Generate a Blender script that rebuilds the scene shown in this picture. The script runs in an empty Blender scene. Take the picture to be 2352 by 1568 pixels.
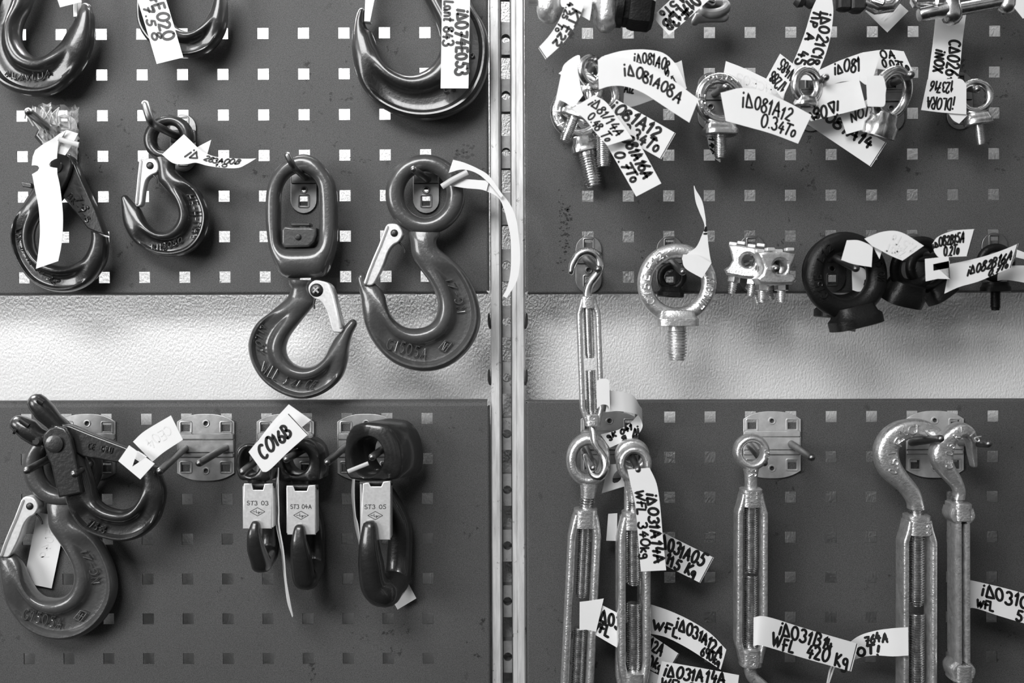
import bpy, math, random
from mathutils import Vector, Matrix
import numpy as np
random.seed(7)
SC = bpy.context.scene
COL = SC.collection
# ---------------------------------------------------------------- camera, world, lights, exposure
W, H, F = 2352, 1568, 2300.0
PITCH, YAW, ROLL, DIST = 0.02208, -0.00654, -0.00366, 0.94334
def cam_axes():
    cp, sp, cy, sy, cr, sr = math.cos(PITCH), math.sin(PITCH), math.cos(YAW), math.sin(YAW), math.cos(ROLL), math.sin(ROLL)
    f = Vector((sy*cp, cy*cp, -sp)); r = Vector((cy, -sy, 0)); u = r.cross(f)
    return cr*r + sr*u, -sr*r + cr*u, f
CR, CU, CF = cam_axes()
CPOS = Vector((0, -DIST, 0))
cd = bpy.data.cameras.new('camera'); cam = bpy.data.objects.new('camera', cd); COL.objects.link(cam)
cam.matrix_world = Matrix((( CR.x, CU.x, -CF.x, CPOS.x), (CR.y, CU.y, -CF.y, CPOS.y), (CR.z, CU.z, -CF.z, CPOS.z), (0, 0, 0, 1)))
cd.sensor_width = 36; cd.lens = 36*F/W; cd.clip_start = 0.02; cd.clip_end = 50
cd.dof.use_dof = True; cd.dof.focus_distance = DIST - 0.018; cd.dof.aperture_fstop = 3.8
SC.camera = cam
SC.view_settings.view_transform = 'Standard'; SC.view_settings.look = 'None'
SC.view_settings.gamma = 1; SC.view_settings.exposure = 0.22; SC.view_settings.use_curve_mapping = False
# the workshop around: a bright ceiling with rows of lamps, dim walls, dark floor
wd = bpy.data.worlds.new('workshop'); SC.world = wd; wd.use_nodes = True
nt = wd.node_tree; nt.nodes.clear()
def nd(t, **k):
    n = nt.nodes.new(t)
    for a, b in k.items(): setattr(n, a, b)
    return n
tc = nd('ShaderNodeTexCoord'); sp = nd('ShaderNodeSeparateXYZ'); nt.links.new(tc.outputs['Generated'], sp.inputs[0])
rz = nd('ShaderNodeValToRGB'); nt.links.new(sp.outputs['Z'], rz.inputs[0])
mr = nd('ShaderNodeMapRange'); mr.inputs[1].default_value = -1; mr.inputs[2].default_value = 1
nt.links.new(sp.outputs['Z'], mr.inputs[0]); nt.links.new(mr.outputs[0], rz.inputs[0])
rz.color_ramp.elements[0].position = 0.0; rz.color_ramp.elements[0].color = (.012, .012, .012, 1)
rz.color_ramp.elements[1].position = 1.0; rz.color_ramp.elements[1].color = (.35, .35, .35, 1)
for p, c in ((.36, .02), (.45, .16), (.50, .42), (.60, .38), (.66, .08), (.76, .06), (.82, .9), (.88, .2)):
    e = rz.color_ramp.elements.new(p); e.color = (c, c, c, 1)
wv = nd('ShaderNodeTexWave', wave_type='BANDS', bands_direction='X'); wv.inputs['Scale'].default_value = 1.6; wv.inputs['Distortion'].default_value = 2.0
nt.links.new(tc.outputs['Generated'], wv.inputs['Vector'])
rw = nd('ShaderNodeValToRGB'); nt.links.new(wv.outputs['Fac'], rw.inputs[0])
rw.color_ramp.elements[0].position = .35; rw.color_ramp.elements[0].color = (.12, .12, .12, 1)
rw.color_ramp.elements[1].position = .75; rw.color_ramp.elements[1].color = (1.8, 1.8, 1.8, 1)
mx = nd('ShaderNodeMix', data_type='RGBA', blend_type='MULTIPLY'); mx.inputs['Factor'].default_value = 1
nt.links.new(rz.outputs[0], mx.inputs['A']); nt.links.new(rw.outputs[0], mx.inputs['B'])
bg = nd('ShaderNodeBackground'); bg.inputs['Strength'].default_value = 0.75; nt.links.new(mx.outputs['Result'], bg.inputs['Color'])
ow = nd('ShaderNodeOutputWorld'); nt.links.new(bg.outputs[0], ow.inputs[0])
def area(name, loc, target, sx, sy, power, spread=180):
    l = bpy.data.lights.new(name, 'AREA'); l.shape = 'RECTANGLE'; l.size = sx; l.size_y = sy; l.energy = power; l.spread = math.radians(spread)
    o = bpy.data.objects.new(name, l); COL.objects.link(o); o.location = loc
    o.rotation_euler = (Vector(target) - Vector(loc)).to_track_quat('-Z', 'Y').to_euler(); return o
area('ceiling_lamp', (-0.50, -1.35, 0.92), (-0.05, 0, 0.08), 0.9, 0.5, 23)
area('window_light', (-2.3, -2.1, 0.42), (-.1, 0, 0.0), 1.1, 1.1, 46)
area('strip_lamp_above_panels', (-0.44, 0.026, 0.50), (-0.44, 0.030, -0.4), 0.90, 0.03, 27.0)
area('fill_strip_over_right_panels', (0.30, 0.026, 0.50), (0.30, 0.030, -0.4), 0.45, 0.03, 1.5)  # added weaker fill that brightens the wall behind the right panels

# ---------------------------------------------------------------- helpers
def at(px, py, mm=0.0):
    """the point mm millimetres in front of the panels that the photograph shows at (px, py)"""
    d = CR*((px - W/2)/F) + CU*((H/2 - py)/F) + CF
    return CPOS + d*((-mm/1000 - CPOS.y)/d.y)
def off(px, py, D, o=0.0):
    """authored in the plane D mm in front of the panels, then moved o mm straight out from it"""
    p = at(px, py, D); p.y -= o/1000; return p
def smooth(pts, n, closed=False):
    """Catmull-Rom through tuples of numbers"""
    P = [np.array(p, float) for p in pts]; out = []; m = len(P)
    rng = range(m) if closed else range(m - 1)
    for i in rng:
        if closed: a, b, c, d = P[i-1], P[i], P[(i+1) % m], P[(i+2) % m]
        else:
            b, c = P[i], P[i+1]
            a = P[i-1] if i else 2*b - c
            d = P[i+2] if i + 2 < m else 2*c - b
        for k in range(n):
            t = k/n
            out.append(.5*((2*b) + (c - a)*t + (2*a - 5*b + 4*c - d)*t*t + (3*b - a - 3*c + d)*t**3))
    if not closed: out.append(P[-1])
    return out
class MB:
    def __init__(s): s.v = []; s.f = []
    def add(s, vs, fs):
        o = len(s.v); s.v += [Vector(v) for v in vs]; s.f += [tuple(i + o for i in f) for f in fs]; return s
    def grid(s, rows, cu=False, cv=False):
        """rows of points; cu closes along the rows' direction (last row to first), cv closes each row"""
        n, m = len(rows), len(rows[0]); fs = []
        for i in range(n if cu else n - 1):
            for j in range(m if cv else m - 1):
                a, b = i, (i+1) % n; c = (j+1) % m
                fs.append((a*m + j, b*m + j, b*m + c, a*m + c))
        return s.add([p for r in rows for p in r], fs)
    def box(s, c, ax, ay, az, bev=0.0):
        c = Vector(c); ax, ay, az = Vector(ax), Vector(ay), Vector(az)
        if bev <= 0:
            vs = [c + i*ax + j*ay + k*az for i in (-1, 1) for j in (-1, 1) for k in (-1, 1)]
            return s.add(vs, [(0,1,3,2), (4,6,7,5), (0,4,5,1), (2,3,7,6), (0,2,6,4), (1,5,7,3)])
        rows = []
        ux, uy, uz = ax.normalized()*bev, ay.normalized()*bev, az.normalized()*bev
        def ring(k, i):
            x, y = ax - ux*i, ay - uy*i
            return [c + k + p for p in (x + y - uy, x - ux + y, -x + ux + y, -x + y - uy, -x - y + uy, -x + ux - y, x - ux - y, x - y + uy)]
        for k, i in ((-az, 1), (-az + uz, 0), (az - uz, 0), (az, 1)): rows.append(ring(k, i))
        s.grid(rows, cv=True); n = len(s.v)
        s.f += [tuple(range(n - 32, n - 24))[::-1], tuple(range(n - 8, n))]
        return s
    def build(s, name, mat, parent=None, sharp=40, flat=False):
        me = bpy.data.meshes.new(name)
        org = Vector((0, 0, 0))
        if parent is not None: org = Vector(parent['_org'])
        elif s.v:
            lo = Vector([min(v[i] for v in s.v) for i in range(3)]); hi = Vector([max(v[i] for v in s.v) for i in range(3)]); org = (lo + hi)/2
        me.from_pydata([v - org for v in s.v], [], s.f); me.validate()
        import bmesh
        bm = bmesh.new(); bm.from_mesh(me); bmesh.ops.recalc_face_normals(bm, faces=bm.faces); bm.to_mesh(me); bm.free()
        me.materials.append(mat)
        if not flat:
            me.polygons.foreach_set('use_smooth', [True]*len(me.polygons)); me.set_sharp_from_angle(angle=math.radians(sharp))
        o = bpy.data.objects.new(name, me); COL.objects.link(o)
        o['_org'] = tuple(org)
        if parent is not None: o.parent = parent
        else: o.location = org
        return o
def thing(name, label, cat, loc, group=None):
    o = bpy.data.objects.new(name, None); COL.objects.link(o); o.location = loc; o.empty_display_size = .01
    o['_org'] = tuple(loc); return tag(o, label, cat, group)
def tag(o, label, cat, group=None, kind=None):
    if label: o['label'] = label
    if cat: o['category'] = cat
    if group: o['group'] = group
    if kind: o['kind'] = kind
    return o
def frames(P, closed=False):
    n = len(P); T = []
    for i in range(n):
        a = P[i-1] if (i or closed) else P[i]; b = P[(i+1) % n] if (i < n - 1 or closed) else P[i]
        T.append((b - a).normalized())
    N = T[0].orthogonal().normalized(); out = []
    for t in T:
        N = (N - t*N.dot(t)); N = N.normalized() if N.length > 1e-9 else t.orthogonal().normalized()
        out.append((t, N, t.cross(N)))
    return out
def tube(mb, P, R, n=12, closed=False, caps=True, up=None, flat=1.0, power=2.0):
    """sweep; R radius or list (metres); up: fixed direction of the first cross axis, flat scales that axis"""
    P = [Vector(p) for p in P]; m = len(P)
    if not hasattr(R, '__len__'): R = [R]*m
    if not hasattr(flat, '__len__'): flat = [flat]*m
    fr = frames(P, closed); rows = []
    for i, p in enumerate(P):
        t, a, b = fr[i]
        if up is not None:
            a = Vector(up) - t*Vector(up).dot(t); a.normalize(); b = t.cross(a)
        row = []
        for k in range(n):
            th = 2*math.pi*k/n; c, q = math.cos(th), math.sin(th)
            if power != 2.0: c, q = math.copysign(abs(c)**(2/power), c), math.copysign(abs(q)**(2/power), q)
            row.append(p + a*(c*R[i]*flat[i]) + b*(q*R[i]))
        rows.append(row)
    mb.grid(rows, cu=closed, cv=True)
    if caps and not closed:
        e = len(mb.v); k = e - m*n
        mb.f += [tuple(range(k, k + n))[::-1], tuple(range(e - n, e))]
    return mb
def rtube(mb, P, R, n=12, **k):
    """tube with rounded ends"""
    P = [Vector(p) for p in P]; r0 = R[0] if hasattr(R, '__len__') else R; r1 = R[-1] if hasattr(R, '__len__') else R
    RR = list(R) if hasattr(R, '__len__') else [R]*len(P)
    d0 = (P[0] - P[1]).normalized(); d1 = (P[-1] - P[-2]).normalized(); h = [P[0] + d0*r0*math.sin(a) for a in (1.45, 1.05, .55)]
    t = [P[-1] + d1*r1*math.sin(a) for a in (.55, 1.05, 1.45)]
    fl = k.pop('flat', 1.0)
    if hasattr(fl, '__len__'): fl = [fl[0]]*3 + list(fl) + [fl[-1]]*3
    return tube(mb, h + P + t, [r0*math.cos(a) for a in (1.45, 1.05, .55)] + RR + [r1*math.cos(a) for a in (.55, 1.05, 1.45)], n, flat=fl, **k)
def lathe(mb, p0, p1, prof, n=20):
    """prof: (fraction along p0-p1 or metres if >1.5 is never used, radius m)"""
    p0, p1 = Vector(p0), Vector(p1); t = (p1 - p0); u = t.normalized(); a = u.orthogonal().normalized(); b = u.cross(a)
    rows = [[p0 + t*f + a*(r*math.cos(2*math.pi*k/n)) + b*(r*math.sin(2*math.pi*k/n)) for k in range(n)] for f, r in prof]
    mb.grid(rows, cv=True); e = len(mb.v); s = e - n*len(rows)
    mb.f += [tuple(range(s, s + n))[::-1], tuple(range(e - n, e))]
    return mb
def thread(mb, p0, p1, r, pitch, n=20, tip=True, depth=.19, plain=0.0):
    """threaded rod from p0 to p1: close rings of crest and root"""
    L = (Vector(p1) - Vector(p0)).length; pr = [(0, r*.92)]
    k = max(3, int(L*(1 - plain)/pitch)); f0 = plain
    if plain: pr += [(plain*.98, r*.92)]
    for i in range(k):
        f = f0 + (1 - f0)*i/k; d = (1 - f0)/k
        q = 1.0
        if tip and i >= k - 2: q = .93 if i == k - 2 else .82
        pr += [(f + .08*d, r*(1 - depth)*q), (f + .42*d, r*q), (f + .58*d, r*q), (f + .92*d, r*(1 - depth)*q)]
    pr.append((1, r*.74)); return lathe(mb, p0, p1, pr, n)
PU = [-1, -.985, -.94, -.86, -.74, -.6, -.45, -.32, -.2, -.1, 0, .12, .3, .48, .58, .66, .74, .82, .9, .96, .99, 1]
PK = [0, .22, .46, .72, .93, 1.0, .98, .88, .62, .36, .27, .25, .25, .26, .30, .52, .70, .72, .60, .38, .16, 0]
def head_block(mb, out, cx, cy, rx, ry, D, mm, shift=(0, 0), bev=2.5, n=48):
    """thick forged eye: outline px and an oval hole, mm deep, its back moved sideways by shift mm"""
    O = smooth(out, 6, True); k = (DIST*1000 - D)/F; ang = [math.atan2(p[1] - cy, p[0] - cx) for p in O]; P = []
    for i in range(n):
        a = -math.pi + 2*math.pi*i/n; j = min(range(len(O)), key=lambda q: abs((ang[q] - a + math.pi) % (2*math.pi) - math.pi)); r = math.hypot(O[j][0] - cx, O[j][1] - cy)
        P.append((a, r))
    rows = []
    for f, ins in ((0, bev), (.04, bev*.4), (.10, 0), (.5, 0), (.9, 0), (.97, bev*.5), (1, bev)):
        rows.append([off(cx + (r - ins/k)*math.cos(a) + shift[0]*f/k, cy + (r - ins/k)*math.sin(a) + shift[1]*f/k, D, mm/2 - mm*f) for a, r in P])
    for f, g in ((1, bev*.8), (.9, 0), (.5, 0), (.1, 0), (.03, bev*.4), (0, bev*.9)):
        rows.append([off(cx + (rx + g/k)*math.cos(a) + shift[0]*f/k, cy + (ry + g/k)*math.sin(a) + shift[1]*f/k, D, mm/2 - mm*f) for a, r in P])
    return mb.grid(rows, cu=True, cv=True)
def hook_sweep(mb, st, D, n=6, closed=False, power=2.2, cap=(0, 1), zoff=None, kx=1, ky=1, ox=0, oy=0):
    """forged body: st = (inner x, inner y, outer x, outer y, half thickness mm, pocket 0..1[, offset mm]) in the plane D;
    the section runs from the inner edge to the outer, a bead, a pressed pocket and a rim where pocket > 0"""
    st = [tuple(s) + ((0,) if len(s) == 6 else ()) for s in st]
    S = smooth(st, n, closed)
    if not closed:
        def capend(i, j, ln):
            a, b = S[i], S[j]; m = (a[0:2] + a[2:4])/2; mb_ = (b[0:2] + b[2:4])/2; d = m - mb_; d = d/max(np.hypot(*d), 1e-6)
            w = (a[2:4] - a[0:2])/2; r = np.hypot(*w)*ln; out = []
            for t in (.35, .7, 1.0, 1.25, 1.45, 1.55):
                c = m + d*r*math.sin(t); q = w*math.cos(t); z = a.copy(); z[0:2] = c - q; z[2:4] = c + q; z[4] = a[4]*math.cos(t)**.8; out.append(z)
            return out
        if cap[0]: S = capend(0, 1, cap[0])[::-1] + S
        if cap[1]: S = S + capend(-1, -2, cap[1])
    rows = []
    for s in S:
        row = []; T = max(s[4], .02); pk = min(max(s[5], 0), 1)
        for side in (1, -1):
            us = list(zip(PU, PK)); us = us if side == 1 else us[::-1][1:-1]
            for u, p in us:
                h = (1 - abs(u)**power)**(1/power)
                h = T*(h*(1 - pk) + p*pk)
                t = (u + 1)/2
                row.append(off(ox + kx*(s[0] + (s[2] - s[0])*t), oy + ky*(s[1] + (s[3] - s[1])*t), D, s[6] + side*h))
        rows.append(row)
    mb.grid(rows, cu=closed, cv=True)
    if not closed:
        m = len(rows[0]); e = len(mb.v); k = e - m*len(rows)
        mb.f += [tuple(range(k, k + m))[::-1], tuple(range(e - m, e))]
    return mb
def ring_st(cx, cy, rix, riy, rox, roy, T, n=20, pk=0):
    return [(cx + rix*math.cos(a), cy + riy*math.sin(a), cx + rox*math.cos(a), cy + roy*math.sin(a), T, pk) for a in [2*math.pi*i/n for i in range(n)]]
def plate(mb, polys, D, mm, o=0.0, bev=0.6, smooth_n=0, tilt=None):
    """filled outline(s) (px in the plane D; later outlines are holes), mm thick, centred o mm further out"""
    cu = bpy.data.curves.new('tmp', 'CURVE'); cu.dimensions = '2D'; cu.fill_mode = 'BOTH'
    k = 2.44                                             # px per mm
    cu.extrude = max(mm/2 - bev, .01)*k/100; cu.bevel_depth = bev*k/100; cu.bevel_resolution = 2
    if bev: cu.offset = -bev*k/100
    cx = sum(p[0] for p in polys[0])/len(polys[0]); cy = sum(p[1] for p in polys[0])/len(polys[0])
    for pl in polys:
        if smooth_n and len(pl) > 4 and pl is polys[0]: pl = [tuple(q) for q in smooth(pl, smooth_n, True)]
        s = cu.splines.new('POLY'); s.points.add(len(pl) - 1); s.use_cyclic_u = True
        for q, p in zip(s.points, pl): q.co = ((p[0] - cx)/100, -(p[1] - cy)/100, 0, 1)
    ob = bpy.data.objects.new('tmp', cu); COL.objects.link(ob)
    dg = bpy.context.evaluated_depsgraph_get(); me = bpy.data.meshes.new_from_object(ob.evaluated_get(dg))
    vs = []
    for v in me.vertices:
        x, y, z = v.co
        oo = o + z*100/k
        if tilt: oo += tilt[0]*x*100/k + tilt[1]*y*100/k
        vs.append(off(cx + x*100, cy - y*100, D, oo))
    mb.add(vs, [tuple(p.vertices) for p in me.polygons])
    bpy.data.objects.remove(ob); bpy.data.curves.remove(cu); bpy.data.meshes.remove(me)
    return mb
def circ(cx, cy, r, n=20, ry=None): return [(cx + r*math.cos(2*math.pi*i/n), cy + (ry or r)*math.sin(2*math.pi*i/n)) for i in range(n)]
def rrect(x0, y0, x1, y1, r, n=4):
    out = []
    for cx, cy, a0 in ((x1 - r, y0 + r, -90), (x1 - r, y1 - r, 0), (x0 + r, y1 - r, 90), (x0 + r, y0 + r, 180)):
        for i in range(n + 1):
            a = math.radians(a0 + 90*i/n); out.append((cx + r*math.cos(a), cy + r*math.sin(a)))
    return out
def mapc(pts, s, ox, oy): return [(ox + p[0]/s, oy + p[1]/s) + tuple(p[2:]) for p in pts]
def mapst(st, s, ox, oy): return [(ox + a/s, oy + b/s, ox + c/s, oy + d/s) + tuple(r) for a, b, c, d, *r in st]

# ---------------------------------------------------------------- a hand: letters as strokes, x right, y up, cap height 1
def arc(cx, cy, rx, ry, a0, a1, n=10):
    return [(cx + rx*math.cos(math.radians(a0 + (a1 - a0)*i/n)), cy + ry*math.sin(math.radians(a0 + (a1 - a0)*i/n))) for i in range(n + 1)]
G = {
 '0': (.62, [arc(.31, .5, .27, .48, 100, 462, 16)]),
 '1': (.36, [[(.05, .68), (.26, 1), (.18, 0)]]),
 '2': (.58, [arc(.28, .74, .22, .25, 165, -20, 8) + [(.05, .03), (.55, .02)]]),
 '3': (.56, [arc(.24, .75, .22, .24, 150, -80, 8) + arc(.24, .26, .27, .27, 80, -150, 9)]),
 '4': (.60, [[(.30, 1), (.04, .38), (.58, .40)], [(.42, .68), (.36, 0)]]),
 '5': (.58, [[(.56, .98), (.18, .98), (.13, .58)] + arc(.25, .31, .26, .29, 100, -150, 10)]),
 '6': (.56, [[(.46, .98), (.18, .62)] + arc(.29, .26, .24, .26, 150, 520, 14)]),
 '7': (.56, [[(.04, .95), (.54, .97), (.22, 0)], [(.14, .5), (.5, .52)]]),
 '8': (.56, [[(.5, .86)] + arc(.29, .76, .2, .22, 30, 240, 8) + arc(.27, .25, .25, .26, 70, -250, 12) + [(.5, .86)]]),
 '9': (.54, [arc(.27, .72, .22, .26, 10, 370, 12) + [(.40, 0)]]),
 'A': (.68, [[(.02, 0), (.36, 1), (.60, 0)], [(.10, .34), (.62, .38)]]),
 'B': (.62, [[(.08, 0), (.14, 1)] + arc(.22, .76, .3, .24, 90, -80, 7) + arc(.22, .27, .36, .27, 80, -100, 8) + [(.06, .02)]]),
 'C': (.58, [arc(.34, .5, .3, .48, 50, 310, 12)]),
 'D': (.66, [[(.10, 0), (.16, 1)] + arc(.14, .5, .48, .49, 85, -88, 10)]),
 'd': (.70, [[(.05, .04), (.22, .98), (.66, .06), (.05, .02)]]),
 'E': (.54, [[(.50, .98), (.10, .97), (.08, .02), (.52, .02)], [(.08, .5), (.44, .52)]]),
 'F': (.54, [[(.12, 0), (.12, .98), (.56, .98)], [(.0, .5), (.46, .54)]]),
 'G': (.66, [arc(.34, .5, .3, .48, 50, 330, 12) + [(.62, .45), (.4, .45)]]),
 'H': (.62, [[(.08, 0), (.10, 1)], [(.54, 0), (.56, 1)], [(.08, .5), (.55, .52)]]),
 'I': (.22, [[(.1, 0), (.12, 1)]]),
 'i': (.24, [[(.06, 0), (.12, .66)], [(.15, .9), (.16, .98)]]),
 'J': (.5, [[(.42, 1), (.40, .25)] + arc(.22, .22, .18, .22, 0, -170, 6)]),
 'K': (.58, [[(.08, 0), (.12, 1)], [(.54, .98), (.12, .46), (.56, 0)]]),
 'g': (.5, [arc(.24, .42, .18, .22, 20, 380, 10) + [(.42, -.12)] + arc(.22, -.12, .2, .2, 0, -150, 6)]),
 'h': (.5, [[(.10, .98), (.04, .45), (.06, .34), (.44, .42)], [(.34, .66), (.30, 0)]]),
 'k': (.5, [[(.08, 0), (.12, 1)], [(.44, .62), (.12, .34), (.46, 0)]]),
 'L': (.5, [[(.14, 1), (.06, .03), (.5, .04)]]),
 'M': (.8, [[(.05, 0), (.14, 1), (.40, .3), (.66, 1), (.74, 0)]]),
 'N': (.66, [[(.06, 0), (.10, 1), (.54, 0), (.58, 1)]]),
 'O': (.68, [arc(.34, .5, .31, .48, 90, 450, 16)]),
 'P': (.56, [[(.08, 0), (.12, 1)] + arc(.2, .74, .32, .26, 90, -95, 8)]),
 'R': (.62, [[(.08, 0), (.12, 1)] + arc(.2, .76, .32, .24, 90, -95, 8) + [(.58, 0)]]),
 'S': (.56, [arc(.28, .74, .23, .24, 40, 250, 9) + arc(.27, .26, .25, .26, 80, -150, 10)]),
 'T': (.60, [[(.0, .96), (.62, 1)], [(.32, .98), (.26, 0)]]),
 'o': (.44, [arc(.2, .3, .18, .28, 90, 450, 10)]),
 'a': (.46, [arc(.2, .3, .18, .28, 40, 400, 10) + [(.4, .0)]]),
 'n': (.46, [[(.06, .6), (.05, 0)], [(.06, .4)] + arc(.22, .36, .16, .22, 150, 0, 5) + [(.40, 0)]]),
 't': (.34, [[(.18, .95), (.14, .05), (.3, .02)], [(.02, .62), (.32, .64)]]),
 'U': (.64, [[(.06, 1), (.06, .35)] + arc(.32, .3, .26, .3, 180, 360, 8) + [(.58, 1)]]),
 'V': (.6, [[(.02, 1), (.28, 0), (.58, 1)]]),
 'W': (.86, [[(.02, 1), (.20, .04), (.42, .8), (.56, .04), (.86, 1)]]),
 'X': (.6, [[(.04, 1), (.52, 0)], [(.56, 1), (.02, 0)]]),
 'Y': (.6, [[(.04, 1), (.3, .5), (.56, 1)], [(.3, .5), (.28, 0)]]),
 'Z': (.58, [[(.04, .96), (.52, .98), (.04, .02), (.56, .02)]]),
 '.': (.24, [[(.1, .02), (.13, .05)]]), ',': (.2, [[(.12, .08), (.06, -.12)]]),
 '-': (.42, [[(.04, .46), (.38, .48)]]), '+': (.5, [[(.04, .45), (.46, .47)], [(.25, .72), (.24, .2)]]),
 '!': (.26, [[(.16, 1), (.1, .32)], [(.08, .0), (.09, .05)]]), '/': (.4, [[(.0, 0), (.36, 1)]]), ' ': (.40, []),
}
def strokes(text, jit=0.0, gap=.12, seed=0):
    rnd = random.Random(text + str(seed)); x = 0; out = []
    for c in text:
        w, ss = G[c]; sc = 1 + rnd.uniform(-jit, jit)*.6; dy = rnd.uniform(-jit, jit)*.5; sh = rnd.uniform(-jit, jit)*.7
        for s in ss: out.append([(x + (p[0] + sh*p[1])*sc, p[1]*sc + dy) for p in s])
        x += w*sc + gap*(1 + rnd.uniform(-jit, jit)*2)
    return out, max(x - gap, .1)
def ink(mb, text, fn, box, wid, jit=.16, lift=.00035, seed=0, size=None):
    """flat marker strokes: fn(u, v) gives point and normal; box (u0, v0, u1, v1) the text fills; wid metres"""
    ss, w = strokes(text, jit, seed=seed) if isinstance(text, str) else text
    u0, v0, u1, v1 = box
    for s in ss:
        if len(s) < 2: continue
        dense = []
        for a, b in zip(s, s[1:]):
            m = max(1, int(math.hypot(b[0] - a[0], b[1] - a[1])/.14))
            dense += [(a[0] + (b[0] - a[0])*i/m, a[1] + (b[1] - a[1])*i/m) for i in range(m)]
        dense.append(s[-1])
        P = []; 
        for x, y in dense:
            p, nrm = fn(u0 + (u1 - u0)*x/w, v0 + (v1 - v0)*y); P.append((p + nrm*lift, nrm))
        L = []; R = []; m = len(P)
        for i in range(m):
            a = P[max(i-1, 0)][0]; b = P[min(i+1, m-1)][0]; t = (b - a)
            t = t.normalized() if t.length > 1e-9 else Vector((1, 0, 0)); q = t.cross(P[i][1]).normalized()*wid/2
            L.append(P[i][0] + q); R.append(P[i][0] - q)
        e0 = P[0][0] - (P[1][0] - P[0][0]).normalized()*wid*.42; e1 = P[-1][0] + (P[-1][0] - P[-2][0]).normalized()*wid*.42
        k = len(L)
        mb.add(L + R + [e0, e1], [(i, i+1, k+i+1, k+i) for i in range(k-1)] + [(0, k, 2*k), (k-1, 2*k+1, 2*k-1)])
    return mb
def emboss(mb, text, fn, box, rad, jit=0.0, gap=.2):
    """raised letters: thin rounded ridges; fn(u, v) gives the point"""
    ss, w = strokes(text, jit, gap); u0, v0, u1, v1 = box
    for s in ss:
        if len(s) < 2: continue
        tube(mb, [fn(u0 + (u1 - u0)*x/w, v0 + (v1 - v0)*y) for x, y in s], rad, 6)
    return mb
def arc_fn(cx, cy, r, h, a0, a1, D, o, inward=False):
    """letters on an arc of the plane D; u along the arc from angle a0 to a1 (deg, y down), v outwards from radius r"""
    def fn(u, v):
        a = math.radians(a0 + (a1 - a0)*u); q = r + (-h*v if inward else h*v); return off(cx + q*math.cos(a), cy + q*math.sin(a), D, o)
    return fn
# ---------------------------------------------------------------- materials
def mat(name, col, metal=0.0, rough=.5, bump=0.0, bscale=400, var=0.0, vscale=60, coat=0.0, spec=.5, grain=0.0, spots=None, stretch=None, bdist=.001, tl=0.0, alpha=1.0):
    m = bpy.data.materials.new(name); m.use_nodes = True; t = m.node_tree; b = t.nodes['Principled BSDF']
    b.inputs['Metallic'].default_value = metal; b.inputs['Roughness'].default_value = rough; b.inputs['Specular IOR Level'].default_value = spec
    b.inputs['Coat Weight'].default_value = coat; b.inputs['Coat Roughness'].default_value = .12
    c3 = (col, col, col, 1); b.inputs['Base Color'].default_value = c3
    tcn = t.nodes.new('ShaderNodeTexCoord'); vec = tcn.outputs['Object']
    if stretch:
        mp = t.nodes.new('ShaderNodeMapping'); mp.inputs['Scale'].default_value = stretch; t.links.new(vec, mp.inputs[0]); vec = mp.outputs[0]
    def noise(sc, det=4, r=.6, v=vec):
        n = t.nodes.new('ShaderNodeTexNoise'); n.inputs['Scale'].default_value = sc; n.inputs['Detail'].default_value = det; n.inputs['Roughness'].default_value = r
        t.links.new(v, n.inputs['Vector']); return n.outputs['Fac']
    def remap(f, a, b_, c, d):
        r = t.nodes.new('ShaderNodeMapRange'); t.links.new(f, r.inputs[0])
        for i, q in enumerate((a, b_, c, d)): r.inputs[i + 1].default_value = q
        return r.outputs[0]
    def mul(a, b_):
        x = t.nodes.new('ShaderNodeMath'); x.operation = 'MULTIPLY'; t.links.new(a, x.inputs[0])
        if hasattr(b_, 'links'): t.links.new(b_, x.inputs[1])
        else: x.inputs[1].default_value = b_
        return x.outputs[0]
    f = None
    if var: f = remap(noise(vscale), .3, .7, 1 - var, 1 + var)
    if grain:
        g = remap(noise(1500, 1, .5), .32, .68, 1 - grain, 1 + grain); f = mul(f, g) if f else g
    if spots:                                   # (scale, threshold, factor): dark scuffs of their own shape
        s = remap(noise(spots[0], 6, .7, tcn.outputs['Object']), spots[1], spots[1] + .03, 1, spots[2])
        reg = remap(noise(spots[0]*.16, 2, .5, tcn.outputs['Object']), .5, .62, 0, 1)
        mxn = t.nodes.new('ShaderNodeMix'); mxn.inputs['A'].default_value = 1; t.links.new(reg, mxn.inputs['Factor']); t.links.new(s, mxn.inputs['B'])
        s = mxn.outputs['Result']; f = mul(f, s) if f else s
    if f:
        v = mul(f, col); cb = t.nodes.new('ShaderNodeCombineColor')
        for i in range(3): t.links.new(v, cb.inputs[i])
        t.links.new(cb.outputs[0], b.inputs['Base Color'])
        if metal > .5 or var > .15: t.links.new(remap(noise(vscale*1.7), .3, .7, max(rough - .05, .05), rough + .06), b.inputs['Roughness'])
    if bump:
        bn = t.nodes.new('ShaderNodeBump'); bn.inputs['Strength'].default_value = bump; bn.inputs['Distance'].default_value = bdist
        t.links.new(noise(bscale, 3, .55), bn.inputs['Height']); t.links.new(bn.outputs[0], b.inputs['Normal'])
    if tl:
        out = t.nodes['Material Output']; tr = t.nodes.new('ShaderNodeBsdfTranslucent'); tr.inputs[0].default_value = c3
        ms = t.nodes.new('ShaderNodeMixShader'); ms.inputs[0].default_value = tl
        t.links.new(b.outputs[0], ms.inputs[1]); t.links.new(tr.outputs[0], ms.inputs[2]); t.links.new(ms.outputs[0], out.inputs[0])
    b.inputs['Alpha'].default_value = alpha
    return m
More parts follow.
